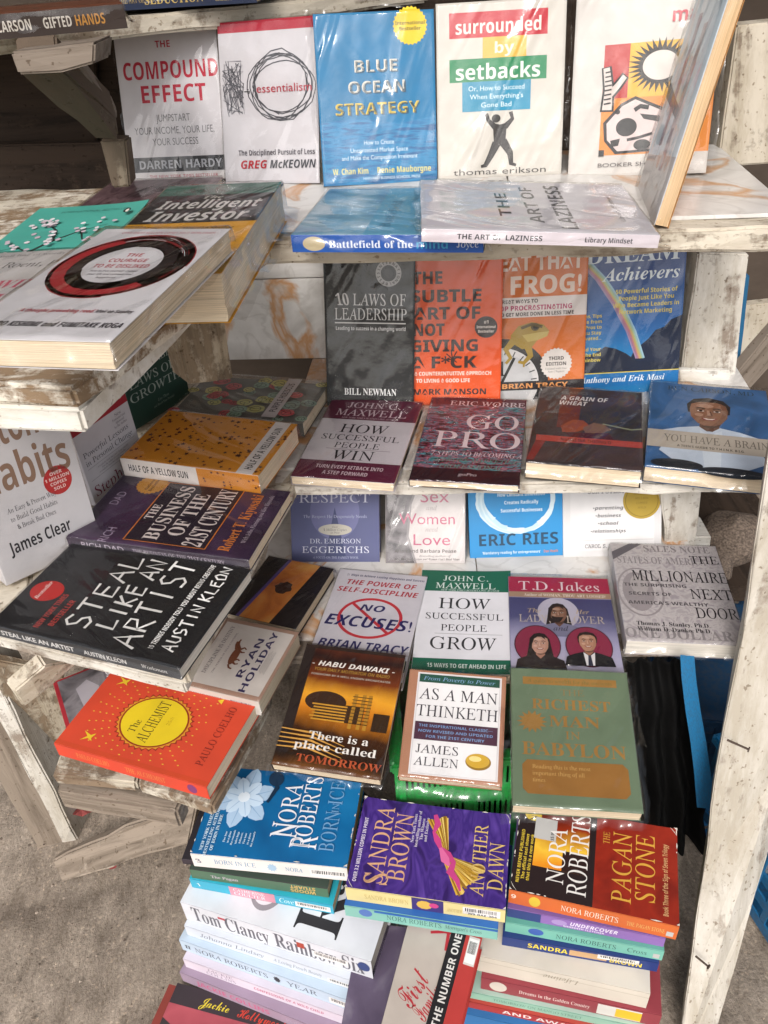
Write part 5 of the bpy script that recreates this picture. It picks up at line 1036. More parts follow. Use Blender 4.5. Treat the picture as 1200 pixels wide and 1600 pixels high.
# first row standing
L1 = 17
book(d_compound, 'grey wrapped paperback with large red capitals, first from the left standing in the first row', .018, stand=(Z1 + .004, L1), quad=((176, 42), (336, 30), (357, 278), (204, 283)), base='#cfccd0', group=G1, loose=.9)
book(d_essential, 'pale wrapped paperback with a scribbled black ring, standing between grey and blue covers', .016, stand=(Z1 + .004, L1), quad=((337, 36), (493, 24), (501, 289), (355, 285)), base='#c6c3c7', group=G1, loose=1)
book(d_blue, 'bright blue wrapped paperback with a yellow seal and yellow capitals, standing in the first row', .018, stand=(Z1 + .004, L1), quad=((494, 26), (680, 10), (681, 281), (502, 294)), base='#0a74a4', group=G1, loose=1.2)
book(d_surround, 'cream wrapped paperback with red, yellow, green and blue blocks and a climbing figure', .018, stand=(Z1 + .004, L1), quad=((682, 8), (887, -8), (876, 272), (684, 280)), base='#c9c4bb', group=G1, loose=.9)
book(d_booker, 'white wrapped paperback with a black spiky sun and a pale mask on orange', .020, stand=(Z1 + .004, L1), quad=((900, -16), (1122, -30), (1113, 276), (890, 272)), base='#cdc8c2', group=G1, loose=.7)
# book standing on its end at the right
def strip():
    a, b = atZ((1022, 352), Z1 + .005), atZ((1040, 352), Z1 + .005)
    e = (atY((1140, -10), a.y + .03) - a).normalized()                       # along the height of the book
    back = (atZ((986, 262), Z1 + .005) - a); back = (back - e * back.dot(e)); w = .14; ex = back.normalized()
    n = ex.cross(-e) if ex.cross(-e).x < 0 else ex.cross(e)
    ey = n.cross(ex); th, h = .014, .235
    c0 = a + ex * w / 2 + e * h / 2
    mw = Matrix((ex, ey, n)).transposed().to_4x4(); mw.translation = c0 - n * th
    root = empty('paperback_book', mw, 'grey blue wrapped paperback standing on end with orange page edges toward the street', 'book', G1); bpy.context.view_layer.update()
    # its fore edge faces the street: spine at the back
    cv = Cover(w, h, th, 0, 77); sp_ = photo([(.3, '#b5cad8'), (.5, '#c8dae4'), (.7, '#d8d5d5')], 12, (2.5, .6, 1), 4, .5)
    cv.R(0, 0, 1, .26, '#c9c3c1'); cv.R(.3, .3, .40, .8, '#a294a0'); cv.R(.55, .2, .66, .75, '#b3a9b0'); cv.P([(0, .5), (.6, .40), (.62, .44), (0, .56)], '#6d7a88')
    body_mesh(cv, sp_, '#8493a0', '#c98d4a')
    me = bpy.data.meshes.new('cover'); me.from_pydata([(-x, y, z) for x, y, z in cv.v], [], [f[::-1] for f in cv.f])
    for k, i in enumerate(cv.m): me.polygons[k].material_index = i
    link('cover', me, cv.mats, root)
    pm = page_mesh(w, h, th, False, random.Random(3))
    for v in pm.vertices: v.co.x = -v.co.x
    pm.flip_normals(); link('page_block', pm, PAGES['orange'], root)
    link('plastic_wrap', film_mesh(w, h, th, 78, .8, .008, .002), FILM, root)
strip()
# first row lying
book(d_battle, 'blue spined wrapped paperback with clouds, lying half under the pale grey one', .016, flat=Z1 + .021, quad=((447, 366), (520, 298), (772, 290), (758, 368)), base='#4f87a8', spine='#2555a3', group=G1L)
book(d_lazy, 'pale grey wrapped paperback lying sideways on the first row, dark capitals, pinkish spine', .011, flat=[Z1 + .034, Z1 + .034, Z1 + .019, Z1 + .019], quad=((657, 360), (661, 287), (986, 284), (1004, 364)), base='#cdcad0', spine='#cfc6cc', group=G1L, loose=.9)
# left rack top
book(d_dusk, 'dull plum wrapped paperback lying behind the turquoise and green covers on the left rack', .018, flat=Z1 + .02, quad=((170, 282), (332, 279), (300, 345), (105, 345)), base='#6d5559', group=GA)
book(d_ikigai, 'turquoise paperback with a black blossom branch, on top of the left rack', .020, flat=Z1 + .026, quad=((48, 326), (218, 318), (150, 432), (-50, 430)), base='#4ba394', group=GA, curl=.003, wrap=False)
book(d_winks, 'whitish paperback with pink italic letters under the edge of the white ring cover', .018, flat=Z1 + .034, quad=((-62, 396), (128, 392), (60, 500), (-160, 505)), base='#c6c2c0', group=GA)
book(d_investor, 'thick wrapped paperback banded green, black and yellow, lying on the left rack', .040, flat=Z1 + .046, quad=((246, 290), (434, 286), (352, 428), (140, 430)), base='#d99d2a', group=GA, mg=.014, loose=1.0)
book(d_courage, 'thick white wrapped paperback with a red and black brush ring, topmost on the left rack', .018, flat=Z1 + .071, quad=((144, 354), (338, 362), (188, 540), (-34, 522)), base='#d3d0d2', group=GA, mg=.008, loose=1.0)
# second row standing
L2 = 14
book(d_laws, 'charcoal wrapped paperback with white serif capitals, standing first in the second row', .020, stand=(Z2 + .004, L2), quad=((509, 392), (653, 392), (645, 632), (513, 632)), base='#1f2123', group=G2, vmap=(0, .965), loose=1.0, push=.012)
book(d_subtle, 'bright orange wrapped paperback with brown capitals, standing beside the charcoal one', .018, stand=(Z2 + .004, L2), quad=((630, 394), (785, 390), (783, 630), (632, 632)), base='#e0561c', group=G2, vmap=(0, .962), loose=.8, push=.004)
book(d_frog, 'orange wrapped paperback with a yellow frog on a clock, standing in the second row', .018, stand=(Z2 + .004, L2), quad=((762, 388), (918, 384), (915, 624), (768, 628)), base='#d7742f', group=G2, vmap=(0, .925), push=-.004)
book(d_dream, 'blue wrapped paperback with a rainbow falling to dark hills, last standing in the second row', .018, stand=(Z2 + .004, L2), quad=((897, 388), (1076, 380), (1064, 618), (900, 622)), base='#1a76b0', group=G2, vmap=(0, .935), push=-.012)
# second row lying
book(d_hibiscus, 'grey paperback patterned with red and olive circles, lying behind the star pattern cover', .020, flat=Z2 + .030, quad=((278, 640), (318, 588), (514, 600), (470, 666)), base='#6d6a64', group=GB)
book(d_sun, 'amber paperback patterned with dark stars, white band along its edge, on the left rack', .026, flat=Z2 + .052, quad=((193, 713), (262, 641), (464, 663), (402, 746)), base='#cd8726', spine='#cfc7c2', group=GB, pages='cream')
book(d_win, 'maroon and white small book lying in the second row, wide black capitals', .012, flat=Z2 + .016, quad=((523, 624), (666, 627), (611, 755), (450, 744)), base='#c3bcc1', group=G2L, loose=.7)
book(d_gopro, 'dark wrapped paperback speckled red and teal, pale capitals, lying in the second row', .009, flat=Z2 + .015, quad=((681, 623), (833, 623), (800, 756), (631, 752)), base='#31161f', group=G2L)
book(d_wheat, 'dark wrapped paperback with clasped hands and a red stripe, lying in the second row', .022, flat=Z2 + .027, quad=((848, 608), (1018, 611), (986, 733), (817, 724)), base='#2b2628', group=G2L, pages='cream', mg=.008, loose=1.0)
book(d_brain, 'blue wrapped paperback showing a smiling man in a white shirt, in the second row', .020, flat=Z2 + .026, quad=((1026, 602), (1216, 608), (1194, 744), (998, 732)), base='#2f5580', group=G2L, pages='cream', loose=1.0)
# third row standing
L3 = 30
book(d_respect, 'dusty violet blue paperback with silver capitals, standing first in the third row', .018, stand=(Z3 + .004, L3), quad=((450, 735), (594, 735), (591, 878), (459, 878)), base='#565a80', group=G3, size=(None, .182), vmap=(0.297, 0.703), wrap=False)
book(d_sex, 'white wrapped paperback with grey photograph and pink letters, standing in the third row', .018, stand=(Z3 + .004, L3), quad=((601, 738), (728, 738), (726, 880), (604, 880)), base='#cbc5c4', group=G3, size=(None, .182), vmap=(0.308, 0.692))
book(d_ries, 'sky blue worn paperback with a white painted ring, standing in the third row', .018, stand=(Z3 + .004, L3), quad=((726, 730), (879, 730), (881, 868), (739, 872)), base='#2a86c0', group=G3, size=(None, .182), vmap=(0.319, 0.681), wrap=False)
book(d_dweck, 'white paperback with a round gold seal, last standing in the third row', .018, stand=(Z3 + .004, L3), quad=((877, 738), (1034, 738), (1033, 868), (883, 870)), base='#d2d0d0', group=G3, size=(None, .182), vmap=(0.368, 0.632), wrap=False)
# counter
book(d_sunset, 'black wrapped paperback with an orange sunset band, lying at the left of the counter', .016, flat=Z3 + .022, quad=((424, 868), (512, 888), (470, 988), (352, 955)), base='#231d1f', group=G3L)
book(d_holiday, 'cream wrapped paperback with a brown horse, lying behind the red orange one', .022, flat=Z3 + .030, quad=((298, 1066), (345, 962), (468, 990), (400, 1102)), base='#a58573', spine='#cfc7be', group=GC, loose=1.0)
book(d_noexc, 'white wrapped paperback with a red prohibition circle, lying on the counter', .014, flat=Z3 + .020, quad=((528, 886), (664, 904), (632, 1068), (478, 1048)), base='#cfcbd2', group=G3L)
book(d_grow, 'green and white small book with wide black capitals, lying on the counter', .013, flat=Z3 + .019, quad=((661, 892), (801, 893), (798, 1056), (641, 1050)), base='#d0ced2', group=G3L, curl=.003, wrap=False)
book(d_jakes, 'wrapped paperback with a crimson top band and two oval portraits, lying on the counter', .016, flat=Z3 + .022, quad=((798, 903), (957, 903), (972, 1088), (796, 1088)), base='#8d8bb0', group=G3L)
book(d_million, 'grey lilac wrapped paperback printed like a banknote, at the right end of the counter', .022, flat=Z3 + .034, quad=((966, 856), (1128, 848), (1152, 1003), (968, 1005)), base='#b8b1b1', group=G3L, pages='white', loose=1.0)
# left rack, low and middle
book(d_greypic, 'grey picture paperback with a red edge, mostly under the middle shelf of the left rack', .012, flat=Z3 + .0005, quad=((76, 1066), (176, 1032), (206, 1104), (112, 1140)), base='#a32a34', group=GC, wrap=False)
book(d_alchemist, 'red orange paperback with a yellow oval sun, lying on the lowest left board', .020, flat=Z3 + .022, quad=((95, 1160), (170, 1044), (412, 1098), (312, 1230)), base='#c8452c', spine='#c84830', group=GC, wrap=False)
book(d_habits, 'white wrapped paperback with tan dotted letters and a red disc, leaning at the left', .022, stand=(Z2 + .004, None), quad=((-62, 716), (103, 676), (162, 840), (12, 920)), base='#cfccce', group=GB, size=(None, .20))
book(d_seven, 'white and red paperback with dark serif lines, leaning between the tan lettered and green covers', .022, stand=(Z2 + .004, None), quad=((92, 640), (190, 588), (226, 724), (155, 790)), base='#cbc7cc', group=GB, wrap=False)
book(d_growth, 'dark green paperback with pale serif capitals, leaning at the back of the left rack', .020, stand=(Z2 + .004, None), quad=((180, 552), (276, 512), (293, 612), (214, 680)), base='#2b4a40', group=GB, wrap=False)
book(d_business, 'dark purple wrapped paperback with big white capitals in an orange frame, on the left rack', .014, flat=Z2 + .028, quad=((113, 832), (192, 740), (450, 768), (388, 884)), base='#34263a', spine='#3a2f3d', group=GB, loose=1)
book(d_steal, 'square black wrapped paperback with white hand drawn capitals, on the front of the left rack', .013, flat=Z2 + .020, quad=((0, 971), (112, 838), (399, 890), (268, 1052)), base='#1f1f21', spine='#3b3b3d', group=GB, loose=1, pages='white')
# crates that carry the front row
tag(crate('plastic_crate', mwz(.078, .626, 0.02, 0), .165, .15, Z3 - .046, GREEN, 'bright green slotted plastic crate under the front row of books', rows=4, cols=26))
tag(crate('plastic_crate', mwz(.575, .83, 0.0, -10), .30, .32, .195, NAVY, 'dark blue slotted plastic crate in the space under the right end of the counter', rows=4, cols=8))
tag(crate('plastic_crate', mwz(.578, .560, 0.0, 12), .28, .24, .21, plastic('mid_blue_plastic', '#14618f'), 'blue rimmed slotted plastic crate on the ground right of the pale post', rows=5, cols=8, rmat=BLUE))
# front row
book(d_habu, 'dark wrapped paperback with an orange burning city, left of the front row', .014, flat=[Z3 + .037, Z3 + .037, Z3 + .006, Z3 + .006], quad=((486, 1006), (630, 1024), (599, 1217), (416, 1196)), base='#2a1d18', group=GF, loose=1)
book(d_think, 'tan bordered wrapped paperback with a white panel and golden egg, middle of the front row', .014, flat=[Z3 + .034, Z3 + .034, Z3 - .006, Z3 - .006], quad=((649, 1050), (791, 1054), (785, 1226), (613, 1216)), base='#a5765c', group=GF, pages='cream', mg=.012, loose=1)
book(d_rich, 'sage green wrapped paperback with ochre lettering, right of the front row', .018, flat=[Z3 + .041, Z3 + .041, Z3 + .010, Z3 + .010], quad=((800, 1047), (982, 1048), (1002, 1272), (800, 1258)), base='#66775f', group=GF, mg=.010, loose=1)
# piles
zp = .275
book(d_ice, 'worn blue paperback with a white lily, topmost on the left pile', .024, flat=zp, quad=((302, 1332), (341, 1197), (567, 1220), (541, 1358)), base='#115f92', spine='#ddd8d2', group=GP, wrap=False, pages='old', curl=.004)
z = zp - .0245
book(None, 'thin dark paperback with a barcode, directly under the lily cover', .010, flat=z, edge=((284, 1342), (500, 1366), .112), base='#2b272c', spine='#3a3238', group=GP, wrap=False, pages='old'); z -= .0105
book(sp('#4f6b52', ('STUART', .82, .3, .34, '#d0a860', dict(sty='b', w=.18, rot=180)), ('WOODS', .82, .72, .34, '#d0a860', dict(sty='b', w=.18, rot=180)), ('The Pagan', .25, .5, .3, '#b5a9b0', dict(sty='S', w=.2))), 'dark green spined paperback with upside down gold letters in the left pile', .018, flat=z, edge=((296, 1357), (512, 1388), .105), base='#3d4a40', spine='#3f3a3c', group=GP, wrap=False, pages='old'); z -= .0185
book(sp('#36a0bb', ('R', .28, 0, .60, 1, '#c98a9a'), ('CATHERINE', .42, .3, .32, '#dfe8ea', dict(sty='s', w=.22)), ('COULTER', .42, .72, .32, '#dfe8ea', dict(sty='s', w=.22)), ('Cove', .68, .5, .5, '#d6eef0', dict(sty='i', w=.1)), ('1', .06, .5, .3, '#dfe8ea', dict(sty='s')), codes=(.74, .3, .98, .85)), 'turquoise and pink spined paperback above the big white books of the left pile', .018, flat=z, edge=((296, 1372), (520, 1414), .105), base='#2aa6b8', spine='#36a0bb', group=GP, wrap=False, pages='old'); z -= .0185
def d_clancy(c):
    c.E(.34, .40, .24, .10, '#8d8b90', 40); c.E(.36, .395, .22, .09, '#d8d9dc', 40); c.T('R', .22, .70, .22, '#2b2a2d', 'S', None); c.T('ainbow', .36, .70, .13, '#2b2a2d', 'S', None, 'l')
    c.spine(); c.lay = 0; c.R(0, 0, 1, 1, '#d2d3d8'); c.T('Tom Clancy', .26, .5, .76, '#5f5e66', 'S', .42); c.T('Rainbow Six', .73, .5, .78, '#5f5e66', 'S', .46); c.R(.20, .2, .24, .32, '#b0404a'); c.R(.62, .2, .66, .5, '#a8402c'); barcode(c, .70, .42, .88, .72, seed=8)
    c.E(.96, .42, .03, .25, '#3c4a7c')
book(d_clancy, 'thick white hardcover in the left pile with grey serif letters on its wide spine', .038, flat=z, edge=((282, 1408), (580, 1502), .16), base='#d6d8dc', spine='#d2d3d8', group=GP, wrap=False, hard=True, kind='hardcover_book', pages='white'); z -= .0385
book(sp('#cdd2da', ('Johanna Lindsey', .26, .5, .40, '#6b6f7c', dict(sty='i', w=.36)), ('A Loving French Beauty', .62, .5, .34, '#6b6f7c', dict(sty='i', w=.26)), codes=(.78, .5, .96, .92)), 'pale blue white hardcover with italic lettering under the thick white one', .022, flat=z, edge=((288, 1445), (578, 1541), .155), base='#cdd2da', spine='#cdd2da', group=GP, wrap=False, hard=True, kind='hardcover_book', pages='white'); z -= .0225
book(sp('#b9c9d8', ('NORA ROBERTS', .28, .5, .44, '#3d4656', dict(sty='s', w=.40)), ('YEAR', .66, .5, .44, '#3d4656', dict(sty='s', w=.16)), ('E', .53, .5, .02, .3, '#23262e', 9, .3), ('II', .04, .5, .3, '#23262e', dict(sty='b')), codes=(.80, .3, .98, .85)), 'ice blue hardcover with a small black bird on its spine in the left pile', .024, flat=z, edge=((280, 1467), (576, 1574), .155), base='#b9c9d8', spine='#b9c9d8', group=GP, wrap=False, hard=True, kind='hardcover_book', pages='white'); z -= .0245
book(sp('#d3c8d3', ('JACKIE', .20, .30, .30, '#7a6a80', dict(sty='s', w=.14)), ('COLLINS', .20, .70, .30, '#7a6a80', dict(sty='s', w=.16)), ('CONFESSIONS OF A WILD CHILD', .56, .5, .30, '#b5506e', dict(sty='O', w=.36))), 'pale lilac hardcover low in the left pile with small pink capitals', .020, flat=z, edge=((286, 1497), (588, 1606), .15), base='#d0c6d0', spine='#d3c8d3', group=GP, wrap=False, hard=True, kind='hardcover_book', pages='white'); z -= .0205
book(sp('#a08c9e', ('JACKIE COLLINS', .30, .5, .50, '#c05a80', dict(sty='b', w=.42)), ('POWER TRIP', .72, .5, .44, '#a99aac', dict(sty='s', w=.24))), 'mauve hardcover with pink capitals near the bottom of the left pile', .022, flat=z, edge=((281, 1518), (564, 1634), .15), base='#9a879a', spine='#a08c9e', group=GP, wrap=False, hard=True, kind='hardcover_book', pages='white'); z -= .0225
def d_holly(c):
    c.R(0, 0, 1, 1, WATERMELON); c.P([(0, .35), (.12, .45), (.2, .6), (.34, .62), (.4, .8), (.6, .9), (.6, 1), (0, 1)], '#3a3334'); c.R(0, 0, 1, .20, '#3a3236'); c.T('Jackie', .24, .11, .09, '#d8c43a', 'c', .16); c.T('Hollywood', .50, .12, .09, '#c8402f', 'c', .26)
    c.R(.46, .40, .86, .84, '#d6cdcb')
    for i in range(4): c.P([(.46, .44 + i * .10), (.6, .42 + i * .10), (.72, .46 + i * .10), (.86, .43 + i * .10), (.86, .48 + i * .10), (.72, .51 + i * .10), (.6, .47 + i * .10), (.46, .49 + i * .10)], '#b23c46')
book(d_holly, 'large flat book with a rosy photograph and striped flag, low in the left pile', .028, flat=z, quad=((280, 1532), (560, 1616), (520, 1790), (205, 1700)), base='#6d3a42', group=GP, wrap=False, kind='hardcover_book', hard=True)
book(None, 'dull red hardcover at the very bottom of the left pile', z - .034, flat=z - .0285, quad=((268, 1540), (566, 1622), (524, 1790), (186, 1700)), base='#8d4038', group=GP, wrap=False, kind='hardcover_book', hard=True, pages='old')
book(None, 'purple hardcover lying under the right side of the left pile', .03, flat=.165, quad=((560, 1440), (660, 1452), (622, 1650), (530, 1640)), base=photo([(.3, '#43394c'), (.5, '#5d5266'), (.66, '#8f8894')], 9, (1, 1, 1), 5, .8), spine='#5a4a62', group=GP, wrap=False, hard=True, kind='hardcover_book', pages='white')
# middle pile
book(d_dawn, 'worn purple paperback with straw sheaves tied by a pink ribbon, topmost of the middle pile', .023, flat=zp + .005, quad=((542, 1387), (569, 1243), (798, 1279), (790, 1421)), base='#3d2870', spine='#d8c88c', group=GP, wrap=False, pages='old', curl=.003)
book(sp('#7fb5a8', ('NORA ROBERTS', .46, .5, .46, '#2f5a58', dict(sty='s', w=.36)), ("Morrigan's Cross", .78, .5, .36, '#2f5a58', dict(sty='i', w=.24)), ('E', .14, .4, .045, .36, '#4f6fb0'), ('R', .2, 0, 1, .2, '#2c62a8')), 'mint green spined paperback under the purple one with straw sheaves', .020, flat=zp - .0185, edge=((538, 1414), (778, 1452), .104), base='#2c62a8', spine='#7fb5a8', group=GP, wrap=False, pages='old')
def d_first(c):
    r = '#b0303a'; c.T('First', .36, .60, .15, r, 'c', .62, rot=-70); c.T('Family', .66, .66, .13, r, 'c', .6, rot=-70); c.L([(.45, .20), (.7, .17), (1, .16)], [.05, .06, .07], r); c.L([(.75, .0), (.80, .3)], .06, r)
book(d_first, 'grubby beige hardcover with red script letters lying under the middle pile', .030, flat=zp - .045, quad=((648, 1405), (722, 1428), (682, 1660), (588, 1632)), base='#b5aaa0', spine='#a89d92', group=GP, wrap=False, hard=True, kind='hardcover_book', pages='old')
def d_number(c):
    c.R(0, 0, .48, 1, '#1f1d20'); c.T('THE NUMBER ONE', .25, .48, .07, '#d8d4cf', 'b', None, rot=-90); c.R(.60, .02, .95, .30, '#cfc8c2'); c.nl(); barcode(c, .62, .04, .93, .28)
book(d_number, 'black spined book with white capitals beside the beige hardcover', .026, flat=.232, quad=((706, 1452), (750, 1462), (716, 1640), (664, 1612)), base='#b03a36', spine='#1f1d20', group=GP, wrap=False, hard=True, kind='hardcover_book', pages='old')
# right pile
book(d_pagan, 'worn red and black paperback with orange capitals, topmost of the right pile', .024, flat=zp + .006, quad=((795, 1394), (815, 1253), (1061, 1298), (1057, 1442)), base='#8a2718', spine='#c9652f', group=GP, wrap=False, pages='old', curl=.004)
z = zp + .006 - .0245
book(sp('#8a66a8', ('R', 0, 0, .22, 1, '#34407a'), ('UNDERCOVER', .56, .4, .42, '#e0d6e6', dict(sty='O', w=.30)), ('MEREDITH FLETCHER', .50, .8, .18, '#e0d6e6', dict(sty='b', w=.26)), ('E', .34, .5, .05, .32, '#a58abf')), 'violet spined paperback directly under the red and black one', .016, flat=z, edge=((793, 1418), (1040, 1466), .104), base='#6d5590', spine='#8a66a8', group=GP, wrap=False, pages='old'); z -= .0165
book(sp('#74b3a2', ('NORA ROBERTS', .52, .5, .46, '#29504e', dict(sty='s', w=.38)), ('Cross', .84, .5, .44, '#29504e', dict(sty='s', w=.12)), ('E', .2, .45, .05, .36, '#3f5fa8'), ('R', .94, .4, .98, .85, '#b9b6b2')), 'mint green spined paperback between violet and navy spines', .018, flat=z, edge=((790, 1440), (1038, 1486), .104), base='#5fa08e', spine='#74b3a2', group=GP, wrap=False, pages='old'); z -= .0185
book(sp('#1d3472', ('SANDRA', .30, .5, .48, '#e0c83c', dict(sty='b', w=.26)), ('R', .44, .2, .68, .8, '#c09a70'), ('BROWN', .80, .6, .42, '#e0c83c', dict(sty='b', w=.2)), codes=(.62, .15, .88, .6)), 'navy blue spined paperback with bold yellow capitals in the right pile', .018, flat=z, edge=((785, 1462), (1030, 1504), .104), base='#22366e', spine='#1d3472', group=GP, wrap=False, pages='old'); z -= .019
book(sp('#cdc4b6', ('Lifetime', .52, .35, .26, '#8d8373', dict(sty='i', w=.2, rot=180)), ('R', .0, .28, 1, .31, '#b3a997')), 'thick off white worn hardcover in the right pile', .032, flat=z, edge=((735, 1490), (1016, 1552), .125), base='#cfc7ba', spine='#cdc4b6', group=GP, wrap=False, hard=True, kind='hardcover_book', pages='old'); z -= .0325
book(sp('#8f3a42', ('Dreams in the Golden Country', .42, .55, .28, '#d6b8b2', dict(sty='S', w=.40)), ('R', .66, .1, .90, .95, '#d2cdc6'), ('R', .76, .2, .90, .9, '#dcb62c'), ('E', .1, .5, .05, .4, '#cfc4b8')), 'dark red hardcover with a white and yellow sticker on its spine', .026, flat=z, edge=((752, 1526), (1034, 1586), .12), base='#8f3a42', spine='#8f3a42', group=GP, wrap=False, hard=True, kind='hardcover_book', pages='old'); z -= .0265
book(sp('#8fb8a4', ('TOMORROW ON MANGO STREET', .4, .5, .4, '#4f7a6c', dict(sty='s', w=.5))), 'pale green thin paperback under the dark red hardcover', .014, flat=z, edge=((730, 1548), (1012, 1606), .13), base='#a9c4b5', spine='#8fb8a4', group=GP, wrap=False, pages='old'); z -= .0145
book(sp('#a8382f', ('AND AWAKEN', .5, .5, .5, '#e0d2cc', dict(sty='b', w=.5))), 'vivid red thin paperback low in the right pile', .014, flat=z, edge=((715, 1560), (1005, 1622), .14), base='#b8443a', spine='#a8382f', group=GP, wrap=False, pages='old'); z -= .0145
book(sp('#2f6fa8', ('Borrowed Promises', .45, .5, .42, '#dfe6ec', dict(sty='s', w=.34))), 'blue spined paperback lowest of the right pile', .03, flat=z, edge=((715, 1580), (1010, 1646), .15), base='#2f6fa8', spine='#2f6fa8', group=GP, wrap=False, pages='old')
# clear sack of goods on the right crate
def sack():
    bm = bmesh.new(); bmesh.ops.create_icosphere(bm, subdivisions=5, radius=.07)
    for v in bm.verts:
        p = v.co * 40; v.co *= 1 + .16 * noise.noise(p * .6) + .10 * abs(noise.noise(p * 1.4 + Vector((3, 1, 0)))); v.co.z *= .7
    me = bpy.data.meshes.new('plastic_bag'); bm.to_mesh(me); bm.free()
    for p in me.polygons: p.use_smooth = True
    m, t, b = newmat('milky_plastic'); t.nodes.remove(b); tr = nd(t, 'ShaderNodeBsdfTransparent'); tr.inputs[0].default_value = (.82, .84, .86, 1); df = nd(t, 'ShaderNodeBsdfPrincipled'); df.inputs['Base Color'].default_value = (.6, .62, .64, 1); df.inputs['Roughness'].default_value = .15
    mx = nd(t, 'ShaderNodeMixShader'); mx.inputs[0].default_value = .45; t.links.new(tr.outputs[0], mx.inputs[1]); t.links.new(df.outputs[0], mx.inputs[2]); t.links.new(mx.outputs[0], t.nodes['Material Output'].inputs[0])
    tag(link('plastic_bag', me, m, None, Matrix.Translation(atY((1222, 1330), .62))), 'milky crumpled plastic bag beside the pale post, above the blue crate', 'bag')
sack()
def strap():
    px = [(1074, 1024), (1076, 1060), (1082, 1110), (1090, 1160), (1096, 1210), (1100, 1262)]; bm = bmesh.new(); rows = []
    for i, p in enumerate(px):
        a = atY((p[0] - 11, p[1]), .605 - .004 * i); b = atY((p[0] + 11 + i, p[1] + 2), .612 - .004 * i)
        n = Vector((.1, .8, .3)).normalized() * .0012; m = a.lerp(b, .5) - n * .25
        rows.append([bm.verts.new(q) for q in (a, m, b, b + n, m + n, a + n)])
    for r, q in zip(rows[:-1], rows[1:]):
        for k in range(6): bm.faces.new((r[k], r[(k + 1) % 6], q[(k + 1) % 6], q[k]))
    bm.faces.new(rows[0]); bm.faces.new(rows[-1][::-1]); bmesh.ops.recalc_face_normals(bm, faces=bm.faces); bmesh.ops.bevel(bm, geom=bm.edges[:], offset=.0004, segments=1, affect='EDGES')
    me = bpy.data.meshes.new('plastic_strap'); bm.to_mesh(me); bm.free()
    for p in me.polygons: p.use_smooth = False
    tag(link('plastic_strap', me, plastic('strap_plastic', '#1b6f9f', .55)), 'bright blue plastic strap hanging in the dark gap beside the sage green cover', 'strap')
strap()
def gap_shade_sheet():  # black sheet added to stand in for the deep shade of the gap
    bm = bmesh.new(); NX, NY = 60, 40; g = []
    tl, tr, bl, br = atY((965, 1036), .66), atY((1082, 1034), .66), atY((965, 1300), .64), atY((1092, 1300), .64); bl.z = br.z = .012
    for j in range(NY + 1):
        row = []
        for i in range(NX + 1):
            p = tl.lerp(tr, i / NX).lerp(bl.lerp(br, i / NX), j / NY); q = j / NY
            p.y += .016 * math.sin(i * .42 + 2.2 * noise.noise(p * 9)) * (.25 + .75 * q) + .012 * noise.noise(p * 22) - .02 * q; row.append(bm.verts.new(p))
        g.append(row)
    for j in range(NY):
        for i in range(NX): bm.faces.new((g[j][i], g[j][i + 1], g[j + 1][i + 1], g[j + 1][i]))
    bmesh.ops.solidify(bm, geom=bm.faces[:], thickness=.0008)
    me = bpy.data.meshes.new('gap_shade_sheet'); bm.to_mesh(me); bm.free()
    for p in me.polygons: p.use_smooth = True
    tag(link('gap_shade_sheet', me, ink('#0d0c0c', .75)), 'black creased sheet added to darken the shaded gap right of the sage green cover', 'gap_shade_sheet')
gap_shade_sheet()
# metal sheet over the stall, out of view, added to shade the upper rows
def added_awning():
    bm = bmesh.new(); N = 160; x0, x1 = -1.6, 1.6; rows = []
    for (y, z) in ((.42, 1.75), (1.446, 2.0)):
        rows.append([[bm.verts.new((x0 + (x1 - x0) * i / N, y, z + .008 * math.sin(i * .9) + d)) for i in range(N + 1)] for d in (0, -.0015)])
    for d in (0, 1):
        for i in range(N): bm.faces.new((rows[0][d][i], rows[0][d][i + 1], rows[1][d][i + 1], rows[1][d][i]))
    for r in rows:
        for i in range(N): bm.faces.new((r[0][i], r[0][i + 1], r[1][i + 1], r[1][i]))
    bmesh.ops.recalc_face_normals(bm, faces=bm.faces)
    me = bpy.data.meshes.new('added_awning'); bm.to_mesh(me); bm.free()
    m, t, b = newmat('rusty_sheet'); n = nd(t, 'ShaderNodeTexNoise', Scale=6.0, Detail=8.0); r = ramp(t, [(.35, lin('#6a4a38')), (.6, lin('#8d8782'))]); t.links.new(n.outputs['Fac'], r.inputs[0]); t.links.new(r.outputs[0], b.inputs['Base Color']); b.inputs['Roughness'].default_value = .6
    tag(link('added_awning', me, m), 'corrugated metal sheet added out of view above the stall to shade the upper rows', 'added_awning')
added_awning()
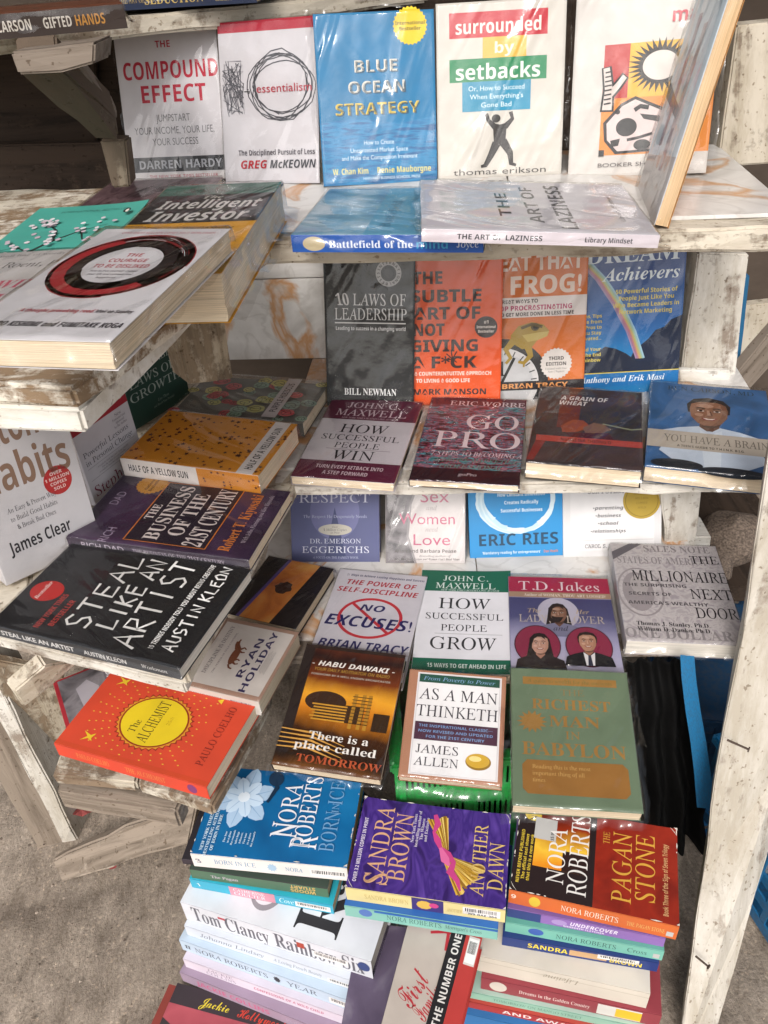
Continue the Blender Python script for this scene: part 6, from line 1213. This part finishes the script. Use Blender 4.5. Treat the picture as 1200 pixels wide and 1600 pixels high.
# loose grit on the concrete
def grit():
    rs = random.Random(21); bm = bmesh.new()
    for k in range(260):
        p = atZ((rs.uniform(-60, 330), rs.uniform(1180, 1640)), .002); r = rs.choice((.0007, .001, .0014, .0022)) * rs.uniform(.7, 1.3)
        v = bmesh.ops.create_icosphere(bm, subdivisions=1, radius=r)['verts']
        for q in v: q.co = Vector((q.co.x * rs.uniform(.7, 1.2), q.co.y * rs.uniform(.7, 1.2), q.co.z * .7)) + p
    me = bpy.data.meshes.new('gravel'); bm.to_mesh(me); bm.free()
    m, t, b = newmat('grit'); n = nd(t, 'ShaderNodeTexNoise', Scale=90.0, Detail=3.0); tc = nd(t, 'ShaderNodeTexCoord'); t.links.new(tc.outputs['Object'], n.inputs['Vector']); r = ramp(t, [(.35, lin('#4d4239')), (.5, lin('#7d6f62')), (.65, lin('#a89b8d'))]); t.links.new(n.outputs['Fac'], r.inputs[0]); t.links.new(r.outputs[0], b.inputs['Base Color']); b.inputs['Roughness'].default_value = .9
    tag(link('gravel', me, m), kind='stuff')
grit()
def scrap(px, z, r, col, lab):
    rs = random.Random(int(px[0])); n = 9; c0 = atZ(px, z); mw = Matrix.Translation(c0); bm = bmesh.new()
    a = [bm.verts.new((math.cos(i * 6.283 / n) * r * rs.uniform(.5, 1.2), math.sin(i * 6.283 / n) * r * .6 * rs.uniform(.6, 1.2), rs.uniform(0, .008))) for i in range(n)]; o = bm.verts.new((0, 0, .006))
    for i in range(n): bm.faces.new((a[i], a[(i + 1) % n], o))
    bmesh.ops.solidify(bm, geom=bm.faces[:], thickness=.0006)
    me = bpy.data.meshes.new('plastic_scrap'); bm.to_mesh(me); bm.free(); tag(link('plastic_scrap', me, ink(col, .5), None, mw), lab, 'litter')
scrap((520 / 3 + 0, 1200 + 462 / 3), .004, .016, '#a8484a', 'faded red plastic scrap on the concrete under the leaning tan board')
scrap((385 / 3, 1200 + 205 / 3), .03, .022, '#b5605c', 'pinkish plastic scrap in the dark gap behind the white rack leg')
# paper scrap on the second row
tag(prism('paper_scrap', [atZ((300, 596), Z2 + .01), atZ((334, 594), Z2 + .012), atZ((340, 580), Z2 + .03), atZ((312, 562), Z2 + .05), atZ((306, 570), Z2 + .05), atZ((322, 584), Z2 + .012), atZ((300, 586), Z2 + .012)], (0, 0, .0008), ink('#d8d3cf', .7), None, bev=0, rough=0, step=1), 'torn white paper scrap by the inner grey post', 'paper')
bpy.data.objects.remove(_to); bpy.data.scenes.remove(_ls)
